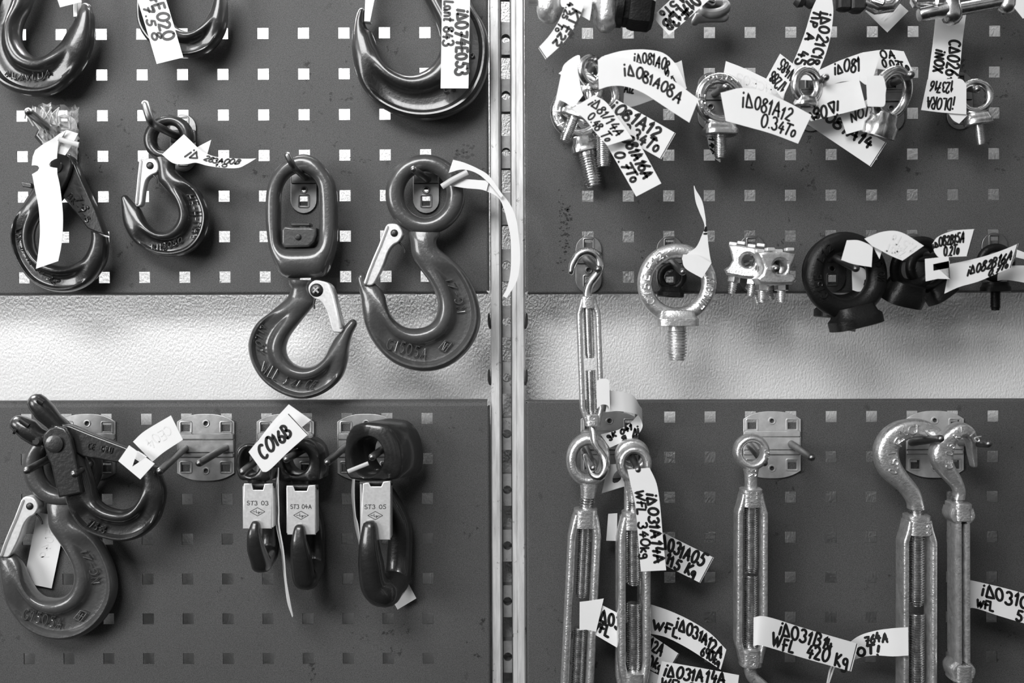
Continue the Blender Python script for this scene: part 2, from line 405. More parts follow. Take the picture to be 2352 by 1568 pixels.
M = dict(
 panel=mat('grey_powder_coat', .070, 0, .58, .25, 900, .08, 9, spec=.28, grain=.42, spots=(70, .60, .35), bdist=.0004),
 plaster=mat('white_plaster', .56, 0, .85, .62, 430, .03, 12, bdist=.0016, stretch=(1.25, 1, .8)),
 post=mat('galvanised_steel', .60, .35, .45, .15, 500, .22, 40, stretch=(6, 6, .6), spots=(160, .6, .35)),
 back=mat('bounce_back', .66, .2, .6, .1, 300, .06, 30),
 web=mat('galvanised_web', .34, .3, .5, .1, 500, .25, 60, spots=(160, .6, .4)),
 dark=mat('dark_paint', .015, 0, .35, .45, 300, .15, 40, coat=.6, spec=.45, bdist=.0006, spots=(120, .66, .5)),
 mid=mat('mid_grey_paint', .056, 0, .32, .50, 300, .12, 50, coat=.6, spec=.45, bdist=.0006, spots=(150, .68, .2)),
 black=mat('black_oxide', .005, 0, .42, .6, 500, .2, 90, spec=.28, bdist=.0005),
 zinc=mat('zinc_plate', .68, 1, .24, .18, 300, .16, 120, bdist=.0004),
 galv=mat('galvanised_casting', .66, .84, .31, .6, 520, .2, 160, bdist=.0006, spots=(260, .6, .55)),
 latch=mat('bright_latch_steel', .76, .60, .36, .05, 900, .05, 300, bdist=.0002),
 bracket=mat('bracket_steel', .23, 1, .38, .15, 300, .25, 70, bdist=.0004),
 bracket_mid=mat('bracket_steel_dull', .42, .9, .40, .15, 300, .2, 70, bdist=.0004),
 bracket_light=mat('bracket_steel_light', .60, .6, .42, .15, 300, .2, 70, bdist=.0004),
 peg=mat('peg_steel', .20, 1, .36, .2, 300, .2, 90, bdist=.0004),
 paper=mat('white_tag_paper', .78, 0, .6, .05, 600, .02, 40, tl=.12),
 ghost=mat('ink_showing_through', .66, 0, .7),
 ink=mat('black_marker', .008, 0, .45),
 tie=mat('white_nylon', .62, 0, .35, tl=.3),
 bolt=mat('dark_bolt', .05, .7, .4, .3, 400, .2, 100),
 dull=mat('grey_nylon', .16, 0, .4, .2, 200, .1, 60),
)
def plastic_film():
    m = bpy.data.materials.new('clear_plastic_film'); m.use_nodes = True; t = m.node_tree; b = t.nodes['Principled BSDF']
    b.inputs['Base Color'].default_value = (.75, .75, .75, 1); b.inputs['Roughness'].default_value = .10; b.inputs['Specular IOR Level'].default_value = .9
    tr = t.nodes.new('ShaderNodeBsdfTransparent'); ms = t.nodes.new('ShaderNodeMixShader'); ms.inputs[0].default_value = .26
    t.links.new(tr.outputs[0], ms.inputs[1]); t.links.new(b.outputs[0], ms.inputs[2]); t.links.new(ms.outputs[0], t.nodes['Material Output'].inputs[0]); return m
M['film'] = plastic_film()

# ---------------------------------------------------------------- the setting: plaster wall, perforated panels, slotted upright
WALL = .044
w = MB().grid([[(-1.6 + 3.2*i/8, WALL, -1.0 + 1.9*j/8) for j in range(9)] for i in range(9)]).build('wall_back', M['plaster']); w['kind'] = 'structure'
w['label'] = 'rough white plaster wall behind the perforated panels'
PIT, HOLE = .038, .0053
PO = dict(UL=(-.46674, .26889), LL=(-.46674, -.09319), UR=(.06554, .26738), LR=(.06642, -.09268))
def panel(key, cols, rows, x0, x1, z0, z1, label, chamf=None, ret=.012, rtop=.0022, rbot=None):
    ox, oz = PO[key]
    xs = [x0]; zs = [z0]
    for c in cols: xs += [ox + c*PIT - HOLE, ox + c*PIT + HOLE]
    for r in sorted(rows, reverse=True): zs += [oz - r*PIT - HOLE, oz - r*PIT + HOLE]
    xs.append(x1); zs.append(z1); T = .0015; mb = MB(); nx, nz = len(xs), len(zs)
    for y in (0, T): mb.v += [Vector((x, y, z)) for x in xs for z in zs]
    A = lambda i, j, k=0: k*nx*nz + i*nz + j
    hole = lambda i, j: 0 <= i < nx - 1 and 0 <= j < nz - 1 and i % 2 and j % 2
    for i in range(nx - 1):
        for j in range(nz - 1):
            if hole(i, j):
                q = [(i, j), (i+1, j), (i+1, j+1), (i, j+1)]
                for a, b in zip(q, q[1:] + q[:1]): mb.f.append((A(*a), A(*b), A(*b, 1), A(*a, 1)))
            else:
                mb.f.append((A(i, j), A(i+1, j), A(i+1, j+1), A(i, j+1))); mb.f.append((A(i, j, 1), A(i, j+1, 1), A(i+1, j+1, 1), A(i+1, j, 1)))
    o = mb.build('perforated_panel', M['panel'], None, flat=True); tag(o, label, 'panel')
    o.data.materials.append(M['back'])                     # light back added to bounce light into the gap behind the panel
    for p in o.data.polygons:
        if abs(p.normal.y) > .9 and p.center.y > 0: p.material_index = 1
    # folded returns along the edges
    r = .0022; fl = MB()
    def fold(a, b, out, r=r, ret=ret):
        a, b, out = Vector(a), Vector(b), Vector(out); rows = []
        for k in range(6):
            t = math.pi/2*k/5; rows.append([a + out*(r*math.sin(t)) + Vector((0, r*(1 - math.cos(t)), 0)), b + out*(r*math.sin(t)) + Vector((0, r*(1 - math.cos(t)), 0))])
        rows.append([a + out*r + Vector((0, ret, 0)), b + out*r + Vector((0, ret, 0))])
        inner = [[p - out*.0014 + Vector((0, 0 if k else .0014, 0)) for p in rw] for k, rw in enumerate(rows)]
        fl.grid(rows + inner[::-1])
    fold((x0, 0, z1), (x1, 0, z1), (0, 0, 1), rtop); fold((x0, 0, z0), (x1, 0, z0), (0, 0, -1), r, rbot or ret)  # rbot: bottom return deepened to block light leaking below the panel
    fold((x0, 0, z0), (x0, 0, z1), (-1, 0, 0)); fold((x1, 0, z0), (x1, 0, z1), (1, 0, 0))
    fl.build('folded_edge', M['panel'], o)
    return o
zUL = at(600, 669).z; zLL = at(600, 934).z; zUR = at(1700, 667).z; zLR = at(1700, 924).z
xl = at(1118, 700).x; xr = at(1213, 700).x
panel('UL', range(-3, 11), range(-2, 7), PO['UL'][0] - 3.6*PIT, xl, zUL, .405, 'upper left grey perforated steel panel carrying the large lifting hooks', rbot=.0405)
panel('LL', range(-3, 11), range(0, 13), PO['LL'][0] - 3.6*PIT, xl, -.62, zLL, 'lower left grey perforated steel panel with double pegs under the white gap', ret=.010, rtop=.006)
panel('UR', range(0, 14), range(-2, 7), xr, PO['UR'][0] + 13.6*PIT, zUR, .405, 'upper right grey perforated steel panel hung with eye bolts and tags', rbot=.030)
panel('LR', range(0, 14), range(0, 9), xr, PO['LR'][0] + 13.6*PIT, -.62, zLR, 'lower right grey perforated steel panel hung with turnbuckles', ret=.012)
# slotted upright between the panels
up = thing('slotted_upright', 'galvanised slotted steel upright running between the left and right panels', 'upright', at(1166, 784, -10))
# outlines as (pixel column at panel depth, mm in front); lips stand a little behind the panel faces
lx = lambda px: at(px, 700, -4).x
def strip(prof, name, m):
    mb = MB(); n = len(prof)
    rows = [[Vector((x, y, z)) for x, y in prof] for z in [-.56 + 1.12*i/8 for i in range(9)]]
    mb.grid(rows, cv=True); return mb.build(name, m, up, sharp=30)
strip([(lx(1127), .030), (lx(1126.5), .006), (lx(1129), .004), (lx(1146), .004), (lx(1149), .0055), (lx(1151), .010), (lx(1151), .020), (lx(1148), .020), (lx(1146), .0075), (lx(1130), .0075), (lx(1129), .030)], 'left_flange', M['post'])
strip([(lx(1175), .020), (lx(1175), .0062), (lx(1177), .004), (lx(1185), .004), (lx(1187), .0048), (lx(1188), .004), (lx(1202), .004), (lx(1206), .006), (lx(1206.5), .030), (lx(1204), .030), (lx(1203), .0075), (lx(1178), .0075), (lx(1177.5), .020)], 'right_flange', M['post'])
# the perforated web: a shallow box whose front and back faces carry the same slots and round holes
def web():
    yf, yb, T = .019, .031, .0012
    wx0, wx1 = at(1150, 700, -19).x, at(1176, 700, -19).x; cx = at(1163.5, 700, -19).x
    p = .0
    zc = [at(1163, y, -19).z for y in (88, 1508)]; step = (zc[0] - zc[1])/11
    cu_mb = MB()
    hw = (at(1173.5, 700, -19).x - at(1152.8, 700, -19).x)/2; sh = step*.215; r = hw*.98
    polys = [[(wx0, -.56), (wx1, -.56), (wx1, .56), (wx0, .56)]]
    for k in range(-4, 16):
        z = zc[0] - step*k; polys.append([(cx + r*math.cos(a), z + r*math.sin(a)) for a in [2*math.pi*i/20 for i in range(20)]])
        zs = z + step*.5; polys.append([(cx - hw, zs - sh), (cx + hw, zs - sh), (cx + hw, zs + sh), (cx - hw, zs + sh)])
    def wall(pts):
        n = len(pts); cu_mb.add([(x, y + d, z) for d in (0, T) for x, z in pts], [(i, (i+1) % n, n + (i+1) % n, n + i) for i in range(n)])
    for y in (yf, yb):
        for k in range(-4, 16):
            z = zc[0] - step*k; q = step*.25; N = 32
            ci = [(cx + r*math.cos(a), z + r*math.sin(a)) for a in [2*math.pi*(i + .5)/N for i in range(N)]]
            ou = []
            for i in range(N):
                a = 2*math.pi*(i + .5)/N; c, s_ = math.cos(a), math.sin(a); hx = (wx1 - cx) if c > 0 else (cx - wx0); f = min(hx/max(abs(c), 1e-9), q/max(abs(s_), 1e-9)); ou.append((cx + c*f, z + s_*f))
            cu_mb.add([(x, y, zz) for x, zz in ci + ou], [(i, (i+1) % N, N + (i+1) % N, N + i) for i in range(N)])
            wall(ci); zs = z + step*.5; sl = [(cx - hw, zs - sh), (cx + hw, zs - sh), (cx + hw, zs + sh), (cx - hw, zs + sh)]; wall(sl)
            o4 = [(wx0, zs - q), (wx1, zs - q), (wx1, zs + q), (wx0, zs + q)]
            cu_mb.add([(x, y, zz) for x, zz in sl + o4], [(i, (i+1) % 4, 4 + (i+1) % 4, 4 + i) for i in range(4)])
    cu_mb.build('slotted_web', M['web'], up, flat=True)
    s = MB()
    for x in (wx0 - .0006, wx1 + .0006): s.box((x, (yf + yb)/2, 0), (.0006, 0, 0), (0, (yb - yf)/2 + .001, 0), (0, 0, .56))
    for px in (1151.6, 1174.6): s.box((at(px, 700, -15).x, .0165, 0), (.0006, 0, 0), (0, .0015, 0), (0, 0, .56))  # thin dark strips stand in for the shadow between lips and web
    s.build('web_side_shade', M['bolt'], up, flat=True)
web()
for px, sg in ((1123, -1), (1209.5, 1)):
    for py in (719, 848):
        t = MB(); P = [at(px - sg*3, py + 32, -8), at(px - sg*1, py + 25, -6), at(px, py + 12, -5), at(px, py, -5)]
        tube(t, P, [.0016, .0016, .0013, .0007], 8, up=(0, 1, 0), flat=2.2); t.build('punched_tab', M['bolt'], up)
# ---------------------------------------------------------------- peg brackets
def pegtube(mb, base, tip, r, bend=None):
    P = [at(*base), at(*tip)]; P[0].y = min(P[0].y, -.001)
    pts = [P[0], P[0].lerp(P[1], .5), P[1]]
    if bend:
        b = at(*bend); a, m = P; v1 = (a - m).normalized(); v2 = (b - m).normalized(); k = .007
        pts = [a, a.lerp(m, .5)] + [(m + v1*k).lerp(m, t).lerp(m.lerp(m + v2*k, t), t) for t in (0, .25, .5, .75, 1)] + [m.lerp(b, .6), b]
    return rtube(mb, pts, r, 14)
def bracket(cx, cy, kind, label, pegs, r=.0034, m='bracket'):
    """kind A: upright rounded plate for one peg; B: wide plate for two pegs"""
    t = thing('peg_bracket', label, 'bracket', at(cx, cy, 1)); mb = MB()
    if kind == 'A':
        hw, hh = 30, 66
        out = [(cx + hw*math.cos(a), cy - hh + hw + hw*math.sin(a)) for a in [math.pi + math.pi*i/12 for i in range(13)]] + [(cx + hw*math.cos(a), cy + hh - hw + hw*math.sin(a)) for a in [math.pi*i/12 for i in range(13)]]
        sq = lambda y: [(cx - 9, y - 11), (cx + 9, y - 11), (cx + 9, y + 11), (cx - 9, y + 11)]
        plate(mb, [out, sq(cy - 46), sq(cy + 38), circ(cx, cy + 12, 5, 12)], 1.4, 2.0, 0, .35)
        rib = MB()
        for y in (cy - 26, cy - 6): rib.box(off(cx, y, 2.4), (.0118, 0, 0), (0, .0016, 0), (0, 0, .0018), .0009)
        rib.box(off(cx, cy - 16, 2.6), (.0118, 0, 0), (0, .0012, 0), (0, 0, .0042), .0008)
        rim = MB()
        for y in (cy - 46, cy + 38):
            q = [off(x, yy, 2.4) for x, yy in rrect(cx - 12, y - 14, cx + 12, y + 14, 3, 3)]; tube(rim, q, .0008, 6, closed=True)
        tube(rim, [off(x, y, 2.4) for x, y in circ(cx, cy + 12, 7, 16)], .0009, 6, closed=True)
    else:
        hw, hh = 66, 77
        top = [(cx - hw + 2*hw*i/14, cy - hh + 18*abs(2*i/14 - 1)**2.6) for i in range(15)]
        out = top + [(cx + hw - 2*hw*i/14, cy + hh - 18*abs(2*i/14 - 1)**2.6) for i in range(15)]
        sq = lambda x, y: [(x - 10, y - 10), (x + 10, y - 10), (x + 10, y + 10), (x - 10, y + 10)]
        plate(mb, [out] + [sq(cx + i*46, cy + j*46) for i in (-1, 1) for j in (-1, 1)] + [circ(cx, cy - 55, 5, 12), circ(cx, cy + 54, 5, 12)], 1.4, 2.0, 0, .35)
        rib = MB()
        for y, h in ((cy - 25, .0030), (cy + 18, .0022)): rib.box(off(cx, y, 2.6), (.0268, 0, 0), (0, .0016, 0), (0, 0, h), .0010)
        rib.box(off(cx, cy - 3, 2.4), (.0266, 0, 0), (0, .0010, 0), (0, 0, .0062), .0007)
        rim = MB()
        for i in (-1, 1):
            for j in (-1, 1): tube(rim, [off(x, y, 2.4) for x, y in rrect(cx + i*46 - 13, cy + j*46 - 13, cx + i*46 + 13, cy + j*46 + 13, 3, 3)], .0008, 6, closed=True)
        for y in (-55, 54): tube(rim, [off(x, yy, 2.4) for x, yy in circ(cx, cy + y, 7, 16)], .0009, 6, closed=True)
    mb.build('back_plate', M[m], t); rib.build('pressed_rib', M[m], t); rim.build('pressed_rim', M[m], t)
    for p in pegs:
        pb = MB(); pegtube(pb, (p[0], p[1], 1), (p[2], p[3], p[4]), p[5] if len(p) > 5 and not hasattr(p[5], '__len__') else r, p[6] if len(p) > 6 else None); pb.build('peg', M['peg'], t)
    return t
bracket(421, 329, 'A', 'narrow steel peg bracket behind the small dark hook with a bent tag', [(405, 312, 347, 283, 70, .0036, (334, 240, 70))])
bracket(698, 424, 'A', 'narrow steel peg bracket seen through the oval link of the swivel hook', [(702, 408, 675, 385, 62, .0030, (661, 357, 64))])
bracket(979, 424, 'A', 'narrow steel peg bracket seen through the ring of the large grey eye hook', [(984, 413, 950, 389, 70, .0032)])
bracket(149, 329, 'A', 'narrow steel peg bracket behind the plastic wrapped self locking hook', [(140, 318, 66, 257, 82, .0036)])
bracket(200, 1027, 'B', 'double peg bracket behind the hook with a two pronged clevis', [(131, 1043, 62, 1080, 72), (226, 1052, 171, 1088, 72)], m='bracket_mid')
bracket(473, 1027, 'B', 'bare double peg bracket between the two pronged hook and the bright plated hooks', [(427, 1027, 368, 1081, 70), (520, 1026, 458, 1063, 70)], m='bracket_mid')
bracket(656, 1027, 'B', 'double peg bracket behind the two smaller hooks with bright latch plates', [(610, 1040, 558, 1083, 72), (715, 1022, 658, 1054, 72)], m='bracket_mid')
bracket(841, 1027, 'B', 'double peg bracket behind the largest hook with a bright latch plate', [(800, 1020, 752, 1061, 68), (893, 1020, 855, 1049, 76)], m='bracket_mid')
bracket(1352, 608, 'A', 'narrow peg bracket behind the top hook of the slim turnbuckle', [(1344, 592, 1374, 618, 48)], )
bracket(1538, 608, 'A', 'narrow peg bracket seen inside the large bright eye bolt', [(1540, 598, 1568, 624, 52)])
bracket(1727, 606, 'A', 'narrow peg bracket behind the cluster of wire rope clips', [(1740, 594, 1783, 617, 76)])
bracket(1911, 604, 'A', 'narrow peg bracket seen inside the big black eye bolt', [(1918, 592, 1966, 616, 74)])
bracket(2097, 602, 'A', 'narrow peg bracket behind the black eye nut with tags', [(2112, 590, 2160, 580, 70)])
bracket(2284, 600, 'A', 'narrow peg bracket behind the black eye bolt at the right edge', [(2290, 586, 2322, 595, 50)])
bracket(1632, 233, 'A', 'narrow peg bracket seen inside the bright eye bolt with the long label', [(1640, 215, 1668, 200, 60)])
bracket(1352, 235, 'A', 'narrow peg bracket behind the bunch of bright eye bolts on the left', [(1356, 160, 1369, 138, 84)])
bracket(1862, 236, 'A', 'narrow peg bracket behind the small bright eye nut amid crossing labels', [(1868, 195, 1896, 178, 80)])
bracket(2047, 236, 'A', 'narrow peg bracket behind the bright eye nut facing sideways', [(2052, 190, 2092, 172, 80)])
bracket(2204, 232, 'A', 'narrow peg bracket behind the lone bright eye bolt at upper right', [(2210, 200, 2244, 205, 50)])
bracket(1400, 1021, 'B', 'double peg bracket behind the two turnbuckle eyes on the left', [(1344, 1026, 1363, 1074, 62), (1452, 1050, 1465, 1078, 70)], m='bracket_mid')
bracket(1773, 1021, 'B', 'double peg bracket with a free right peg above the single eye turnbuckle', [(1720, 1020, 1755, 1062, 44), (1816, 1018, 1864, 1050, 72)], m='bracket_light')
bracket(2147, 1020, 'B', 'double peg bracket carrying the two large turnbuckle hooks', [(2092, 1016, 2160, 1007, 72), (2204, 1016, 2270, 1019, 72)], m='bracket_light')

# oil stains and scuffs that stay on the panels
MBS = None
def stain(pts, n, r, seed, name='oil_stain'):
    rnd = random.Random(seed); 
    for i in range(n):
        f = rnd.random()*(len(pts) - 1); j = min(int(f), len(pts) - 2); x = pts[j][0] + (pts[j+1][0] - pts[j][0])*(f - j) + rnd.gauss(0, r*.9); y = pts[j][1] + (pts[j+1][1] - pts[j][1])*(f - j) + rnd.gauss(0, r*.9)
        q = r*rnd.uniform(.15, .8); m = len(MBS.v); k = 9
        MBS.add([at(x + q*(1 + rnd.uniform(-.5, .4))*math.cos(a), y + q*.7*(1 + rnd.uniform(-.5, .4))*math.sin(a), .12) for a in [2*math.pi*t/k for t in range(k)]], [tuple(range(k))])
pans = [o for o in bpy.data.objects if o.name.startswith('perforated_panel')]
for o, jobs in ((pans[0], [(((1050, 358), (1062, 352), (1078, 345)), 26, 8, 1), (((1100, 420), (1108, 380)), 8, 4, 2), (((800, 360), (830, 372)), 8, 3, 3), (((200, 355), (228, 372)), 12, 4, 4), (((268, 290), (285, 275)), 8, 4, 5), (((440, 600), (520, 655)), 10, 3, 6)]), (pans[2], [(((1304, 470), (1302, 520), (1298, 580)), 60, 5, 7), (((1290, 440), (1288, 520), (1288, 620)), 26, 4, 8)])):
    MBS = MB()
    for j in jobs: stain(*j)
    s_ = MBS.build('oil_stain', M['ink'], o, flat=True); s_['label'] = 'dark oil stains and scuffs'
# ---------------------------------------------------------------- lifting hooks seen from the side
def taper_T(n, a, b, c): return None
def pin(mb, px, py, D, o, r, h):
    p = off(px, py, D, o); return lathe(mb, p + Vector((0, h/1000, 0)), p - Vector((0, .0012, 0)), [(0, r), (.78, r), (.93, r*.8), (1, r*.45)], 18)
def latch(parent, poly, D, o, mm, pv, m='latch', pr=.0035, flange=None):
    mb = MB(); plate(mb, [poly], D, mm, o, 1.1, 3); l = mb.build('safety_latch', M[m], parent, sharp=50); l['label'] = 'bright steel safety latch'
    l['_org'] = parent['_org']
    p = MB(); pin(p, pv[0], pv[1], D, o + mm/2 + .6, pr, mm*.5); p.build('pivot_pin', M['bolt'], l)
    if flange:
        f = MB(); rtube(f, [off(x, y, D, o + mm/2) for x, y in flange], .0016, 8); f.build('folded_lip', M[m], l)
    return l
def spring(parent, pts, D, o):
    s = MB(); tube(s, [off(x, y, D, o) for x, y in pts], .0009, 8); s.build('latch_spring', M['bolt'], parent)
PT6 = [  # eye hook, px of the crop at 2.5286 from (540, 320)
 (1050,470,1160,480,5,0),(1012,535,1192,550,6.5,0),(1018,590,1172,590,8.5,0),(1030,680,1185,635,9.5,0),(1080,760,1255,690,10,.1),(1130,830,1330,765,10.5,.85),(1165,900,1385,860,11,1),(1178,970,1418,960,11.5,1),
 (1165,1030,1425,1060,12,1),(1135,1070,1400,1150,12,1),(1095,1090,1345,1235,12,1),(1040,1097,1270,1300,12,1),(985,1088,1180,1338,12,1),(935,1055,1080,1347,11.5,1),(905,1015,980,1325,11,1),
 (885,965,890,1275,10.5,.95),(868,905,815,1195,10,.45),(845,865,765,1105,9,.05),(815,838,741,1010,7.5,0),(785,832,734,925,6.2,0),(764,812,718,862,5.6,0),(757,790,708,822,5.2,0)]
def eye_hook(name, label, D, ox, oy, k=1.0, m='mid', group=None):
    t = thing(name, label, 'lifting hook', at(977*k + ox, 447*k + oy, D), group)
    f = lambda pts: [(p[0]*k + ox, p[1]*k + oy) for p in mapc(pts, 2.5286, 540, 320)]
    mb = MB(); st = [(a*k + ox, b*k + oy, c*k + ox, d*k + oy) + tuple(r) for a, b, c, d, *r in mapst(PT6, 2.5286, 540, 320)]
    hook_sweep(mb, st, D, 6, cap=(0, 1.0))
    hook_sweep(mb, [(a*k + ox, b*k + oy, c*k + ox, d*k + oy) + tuple(r) for a, b, c, d, *r in ring_st(977, 447, 49, 53, 91.5, 92, 9.5)], D, 3, True)
    mb.build('hook_body', M[m], t)
    latch(t, f([(884,503),(905,493),(945,496),(972,525),(978,560),(955,598),(922,618),(893,660),(868,730),(835,800),(803,848),(755,838),(775,780),(812,690),(842,615),(868,540)]), D, 1, 13, f([(930,548)])[0], flange=f([(890,515),(850,620),(815,700),(785,775),(765,835)]))
    spring(t, f([(955,600),(975,620),(988,645),(990,660)]), D, 3)
    e = MB(); z = 5.6
    fa = lambda a: f([a])[0]
    cx, cy = fa((1045, 930)); s = k/2.5286
    emboss(e, 'G1505A', lambda u, v: off(*[q for q in fa((880 + 230*u + 14*v, 1215 + 62*u - 14*u*u*0 - 62*v - 0*u))], D, z), (0, 0, 1, 1), .00075)
    emboss(e, 'NG-ZI', lambda u, v: off(*fa((1338 - 75*u*u - 5*u - 48*v, 1000 - 190*u + 10*v)), D, z), (0, 0, 1, 1), .00075)
    for a, b in (((1225,1165),(1262,1180)), ((1262,1180),(1222,1232)), ((1222,1232),(1185,1212)), ((1185,1212),(1225,1165)), ((1205,1190),(1242,1205)), ((1225,1175),(1205,1222)), ((1238,1184),(1212,1222))):
        tube(e, [off(*fa(a), D, z), off(*fa(b), D, z)], .0006, 6)
    e.build('raised_lettering', M[m], t)
    return t
eye_hook('eye_hook', 'large grey eye hook beside the upright with a curling blank tag', 26, 0, 0)
eye_hook('eye_hook', 'large grey eye hook at lower left behind the dark two pronged hook', 18, 145 - 977*.978, 1071 - 447*.978, .978)

# swivel hook
D = 27
t = thing('swivel_hook', 'grey swivel hook hanging by an oval link below the upper left panel', 'lifting hook', at(690, 420, D))
mb = MB(); c4 = lambda p: mapc(p, 2.5286, 540, 320)
link = [(380,192,390,88,9,0),(440,215,470,110,9,0),(480,265,545,190,9,0),(488,330,585,270,9.5,0),(490,430,596,390,10,0),(490,530,597,520,11,0),(487,600,590,620,13,0),(470,628,563,712,15,0),(430,632,520,792,16,0),(385,633,400,805,16,0),(340,633,288,800,16,0),(295,630,243,735,15,0),(270,600,205,640,13,0),(265,520,187,530,11,0),(265,430,180,430,10,0),(266,340,187,300,9.5,0),(280,270,218,208,9,0),(320,215,292,125,9,0)]
hook_sweep(mb, mapst(link, 2.5286, 540, 320), D, 5, True, power=2.3); mb.build('oval_link', M['mid'], t)
nb = MB(); plate(nb, [c4([(300,508),(345,514),(440,514),(484,520),(484,560),(470,600),(440,628),(300,632),(284,610),(284,530)])], D, 20, 0, 2.0); 
nb.build('swivel_nut', M['mid'], t)
nw = MB(); nw.box(off(*c4([(388,497)])[0], D), (.0088, 0, 0), (0, .007, 0), (0, 0, .0016), .0008); nw.build('nut_washer', M['mid'], t)
nw = MB(); pin(nw, *c4([(380,572)])[0], D, 10.4, .0028, 1.0); nw.build('nut_hole_dark', M['ink'], t)  # black disc stands in for the shade inside the nut's hole
mb = MB()
body = [(455,818,305,818,10,0),(447,838,312,838,9.8,0),(438,862,325,866,9,0),(458,925,312,905,9,0),(462,955,285,938,9.5,0),(420,1010,210,1000,10,.1),(360,1085,130,1065,11,.75),(315,1150,90,1140,11.5,1),(297,1210,80,1215,12,1),(308,1262,105,1310,12,1),(335,1295,165,1400,12,1),(375,1316,260,1470,12,1),(425,1320,370,1506,12,1),(475,1303,470,1493,11.5,1),(520,1262,560,1445,11,.85),(550,1205,625,1375,10.5,.2),(580,1155,655,1285,9.5,0),(610,1120,665,1200,8,0),(640,1080,683,1130,6.5,0),(664,1054,704,1088,5.5,0)]
hook_sweep(mb, mapst(body, 2.5286, 540, 320), D, 6, cap=(0, 1)); mb.build('hook_body', M['mid'], t)
l = latch(t, c4([(438,850),(470,820),(510,822),(552,836),(578,870),(603,960),(636,1105),(592,1120),(572,1105),(545,1010),(508,945),(470,925),(440,892)]), D, 1, 14, c4([(483,877)])[0], pr=.0062, flange=c4([(556,850),(580,910),(602,1000),(622,1090)]))
x = MB(); cx, cy = c4([(483,877)])[0]
for a in (45, 135):
    d = (8.5*math.cos(math.radians(a)), 8.5*math.sin(math.radians(a))); tube(x, [off(cx - d[0], cy - d[1], D, 11.2), off(cx + d[0], cy + d[1], D, 11.2)], .0009, 6)
x.build('cross_slot', M['latch'], l)
spring(t, c4([(470,925),(462,955),(466,985)]), D, 4)
e = MB(); q = lambda a: c4([a])[0]
emboss(e, 'ALLOY', lambda u, v: off(*q((190 - 60*u + 45*u*u - 58*u*0 + (1-u)*0 - 45*v*.9, 1080 + 165*u - 20*v)), D, 5.6), (0, 1, 1, 0), .00075)
emboss(e, 'WLL 3.2t CE', lambda u, v: off(*q((150 + 310*u + 30*v, 1330 + 190*u - 75*u*u - 45*v + 25*(1-u)*(1-v))), D, 5.6), (0, 0, 1, 1), .0007)
e.build('raised_lettering', M['mid'], t)

# small dark eye hook
D = 24; c3 = lambda p: mapc(p, 3.2667, 0, 220)
t = thing('eye_hook', 'small dark eye hook on a bent peg, bright latch, written tag', 'lifting hook', at(388, 316, D))
mb = MB()
ring = [(1265 + 88*math.cos(a) - 12*math.sin(a), 318 + 95*math.sin(a), 1268 + 186*math.cos(a) - 10*math.sin(a), 322 + 174*math.sin(a), 7, 0) for a in [2*math.pi*i/20 for i in range(20)]]
hook_sweep(mb, mapst(ring, 3.2667, 0, 220), D, 3, True)
body = [(1128,410,1330,430,6.5,0),(1175,505,1318,490,7,0),(1190,570,1312,550,7.5,0),(1195,640,1350,595,8,0),(1250,710,1430,650,8.5,.15),(1310,780,1500,720,9,.9),(1340,850,1545,810,9.5,1),(1345,910,1567,900,9.5,1),(1325,960,1555,1000,9.5,1),(1285,1000,1515,1090,9.5,1),(1235,1020,1440,1165,9.5,1),(1180,1015,1330,1203,9.5,1),(1135,985,1210,1200,9,1),(1100,945,1100,1160,8.5,.7),(1075,895,1010,1095,8,.1),(1055,850,950,1010,7,0),(1030,822,925,930,6,0),(995,790,918,845,5,0),(962,757,912,778,4.2,0)]
hook_sweep(mb, mapst(body, 3.2667, 0, 220), D, 6, cap=(0, .8)); mb.build('hook_body', M['dark'], t)
latch(t, c3([(1066,490),(1095,487),(1130,476),(1175,480),(1204,530),(1195,578),(1150,602),(1112,640),(1092,720),(1076,822),(1028,818),(1046,650)]), D, 1, 9, c3([(1142,530)])[0], pr=.0034, flange=c3([(1075,500),(1062,620),(1045,812)]))
spring(t, c3([(1160,600),(1185,630),(1185,660)]), D, 3)
e = MB(); q = lambda a: c3([a])[0]
emboss(e, 'HE-H-UHE', lambda u, v: off(*q((1410 + 150*u - 120*u*u*1.0 + 50*v, 745 + 330*u)), D, 4.6), (0, 1, 1, 0), .0007)
emboss(e, 'RH3080', lambda u, v: off(*q((1150 + 230*u, 1140 - 60*u*u - 42*v + 20)), D, 4.6), (0, 0, 1, 1), .0007)
e.build('raised_lettering', M['dark'], t)

# self locking hook, its top wrapped in film
D = 24
t = thing('self_locking_hook', 'dark self locking hook at the left edge, its top wrapped in plastic film', 'lifting hook', at(149, 330, D))
mb = MB()
body = [(575,540,425,470,7,0),(525,680,330,560,8,0),(460,790,250,700,9,0),(335,880,178,820,9,0),(275,960,115,930,9.5,.5),(250,1050,92,1050,9.5,1),(265,1150,110,1165,9.5,1),(320,1225,170,1295,10,1),(400,1265,260,1405,10,1),(500,1275,400,1466,10,1),(590,1245,560,1464,10,.8),(650,1190,700,1390,10,.1),(683,1110,790,1260,9.5,0),(690,1055,812,1140,9,0),(686,1012,806,1062,9,0)]
hook_sweep(mb, mapst(body, 3.2667, 0, 220), D, 6, cap=(.8, 0)); mb.build('hook_body', M['dark'], t)
mb = MB(); plate(mb, [c3([(545,475),(590,520),(640,640),(740,860),(812,1050),(740,1025),(682,998),(600,890),(495,760),(530,690)])], D, 12, 2, 1.2); mb.build('locking_arm', M['dark'], t)
mb = MB(); plate(mb, [c3([(400,470),(440,440),(500,440),(560,468),(584,520),(575,580),(545,660),(490,755),(450,800),(400,800),(380,650)])], D, 5, 11, 1.2, 2)
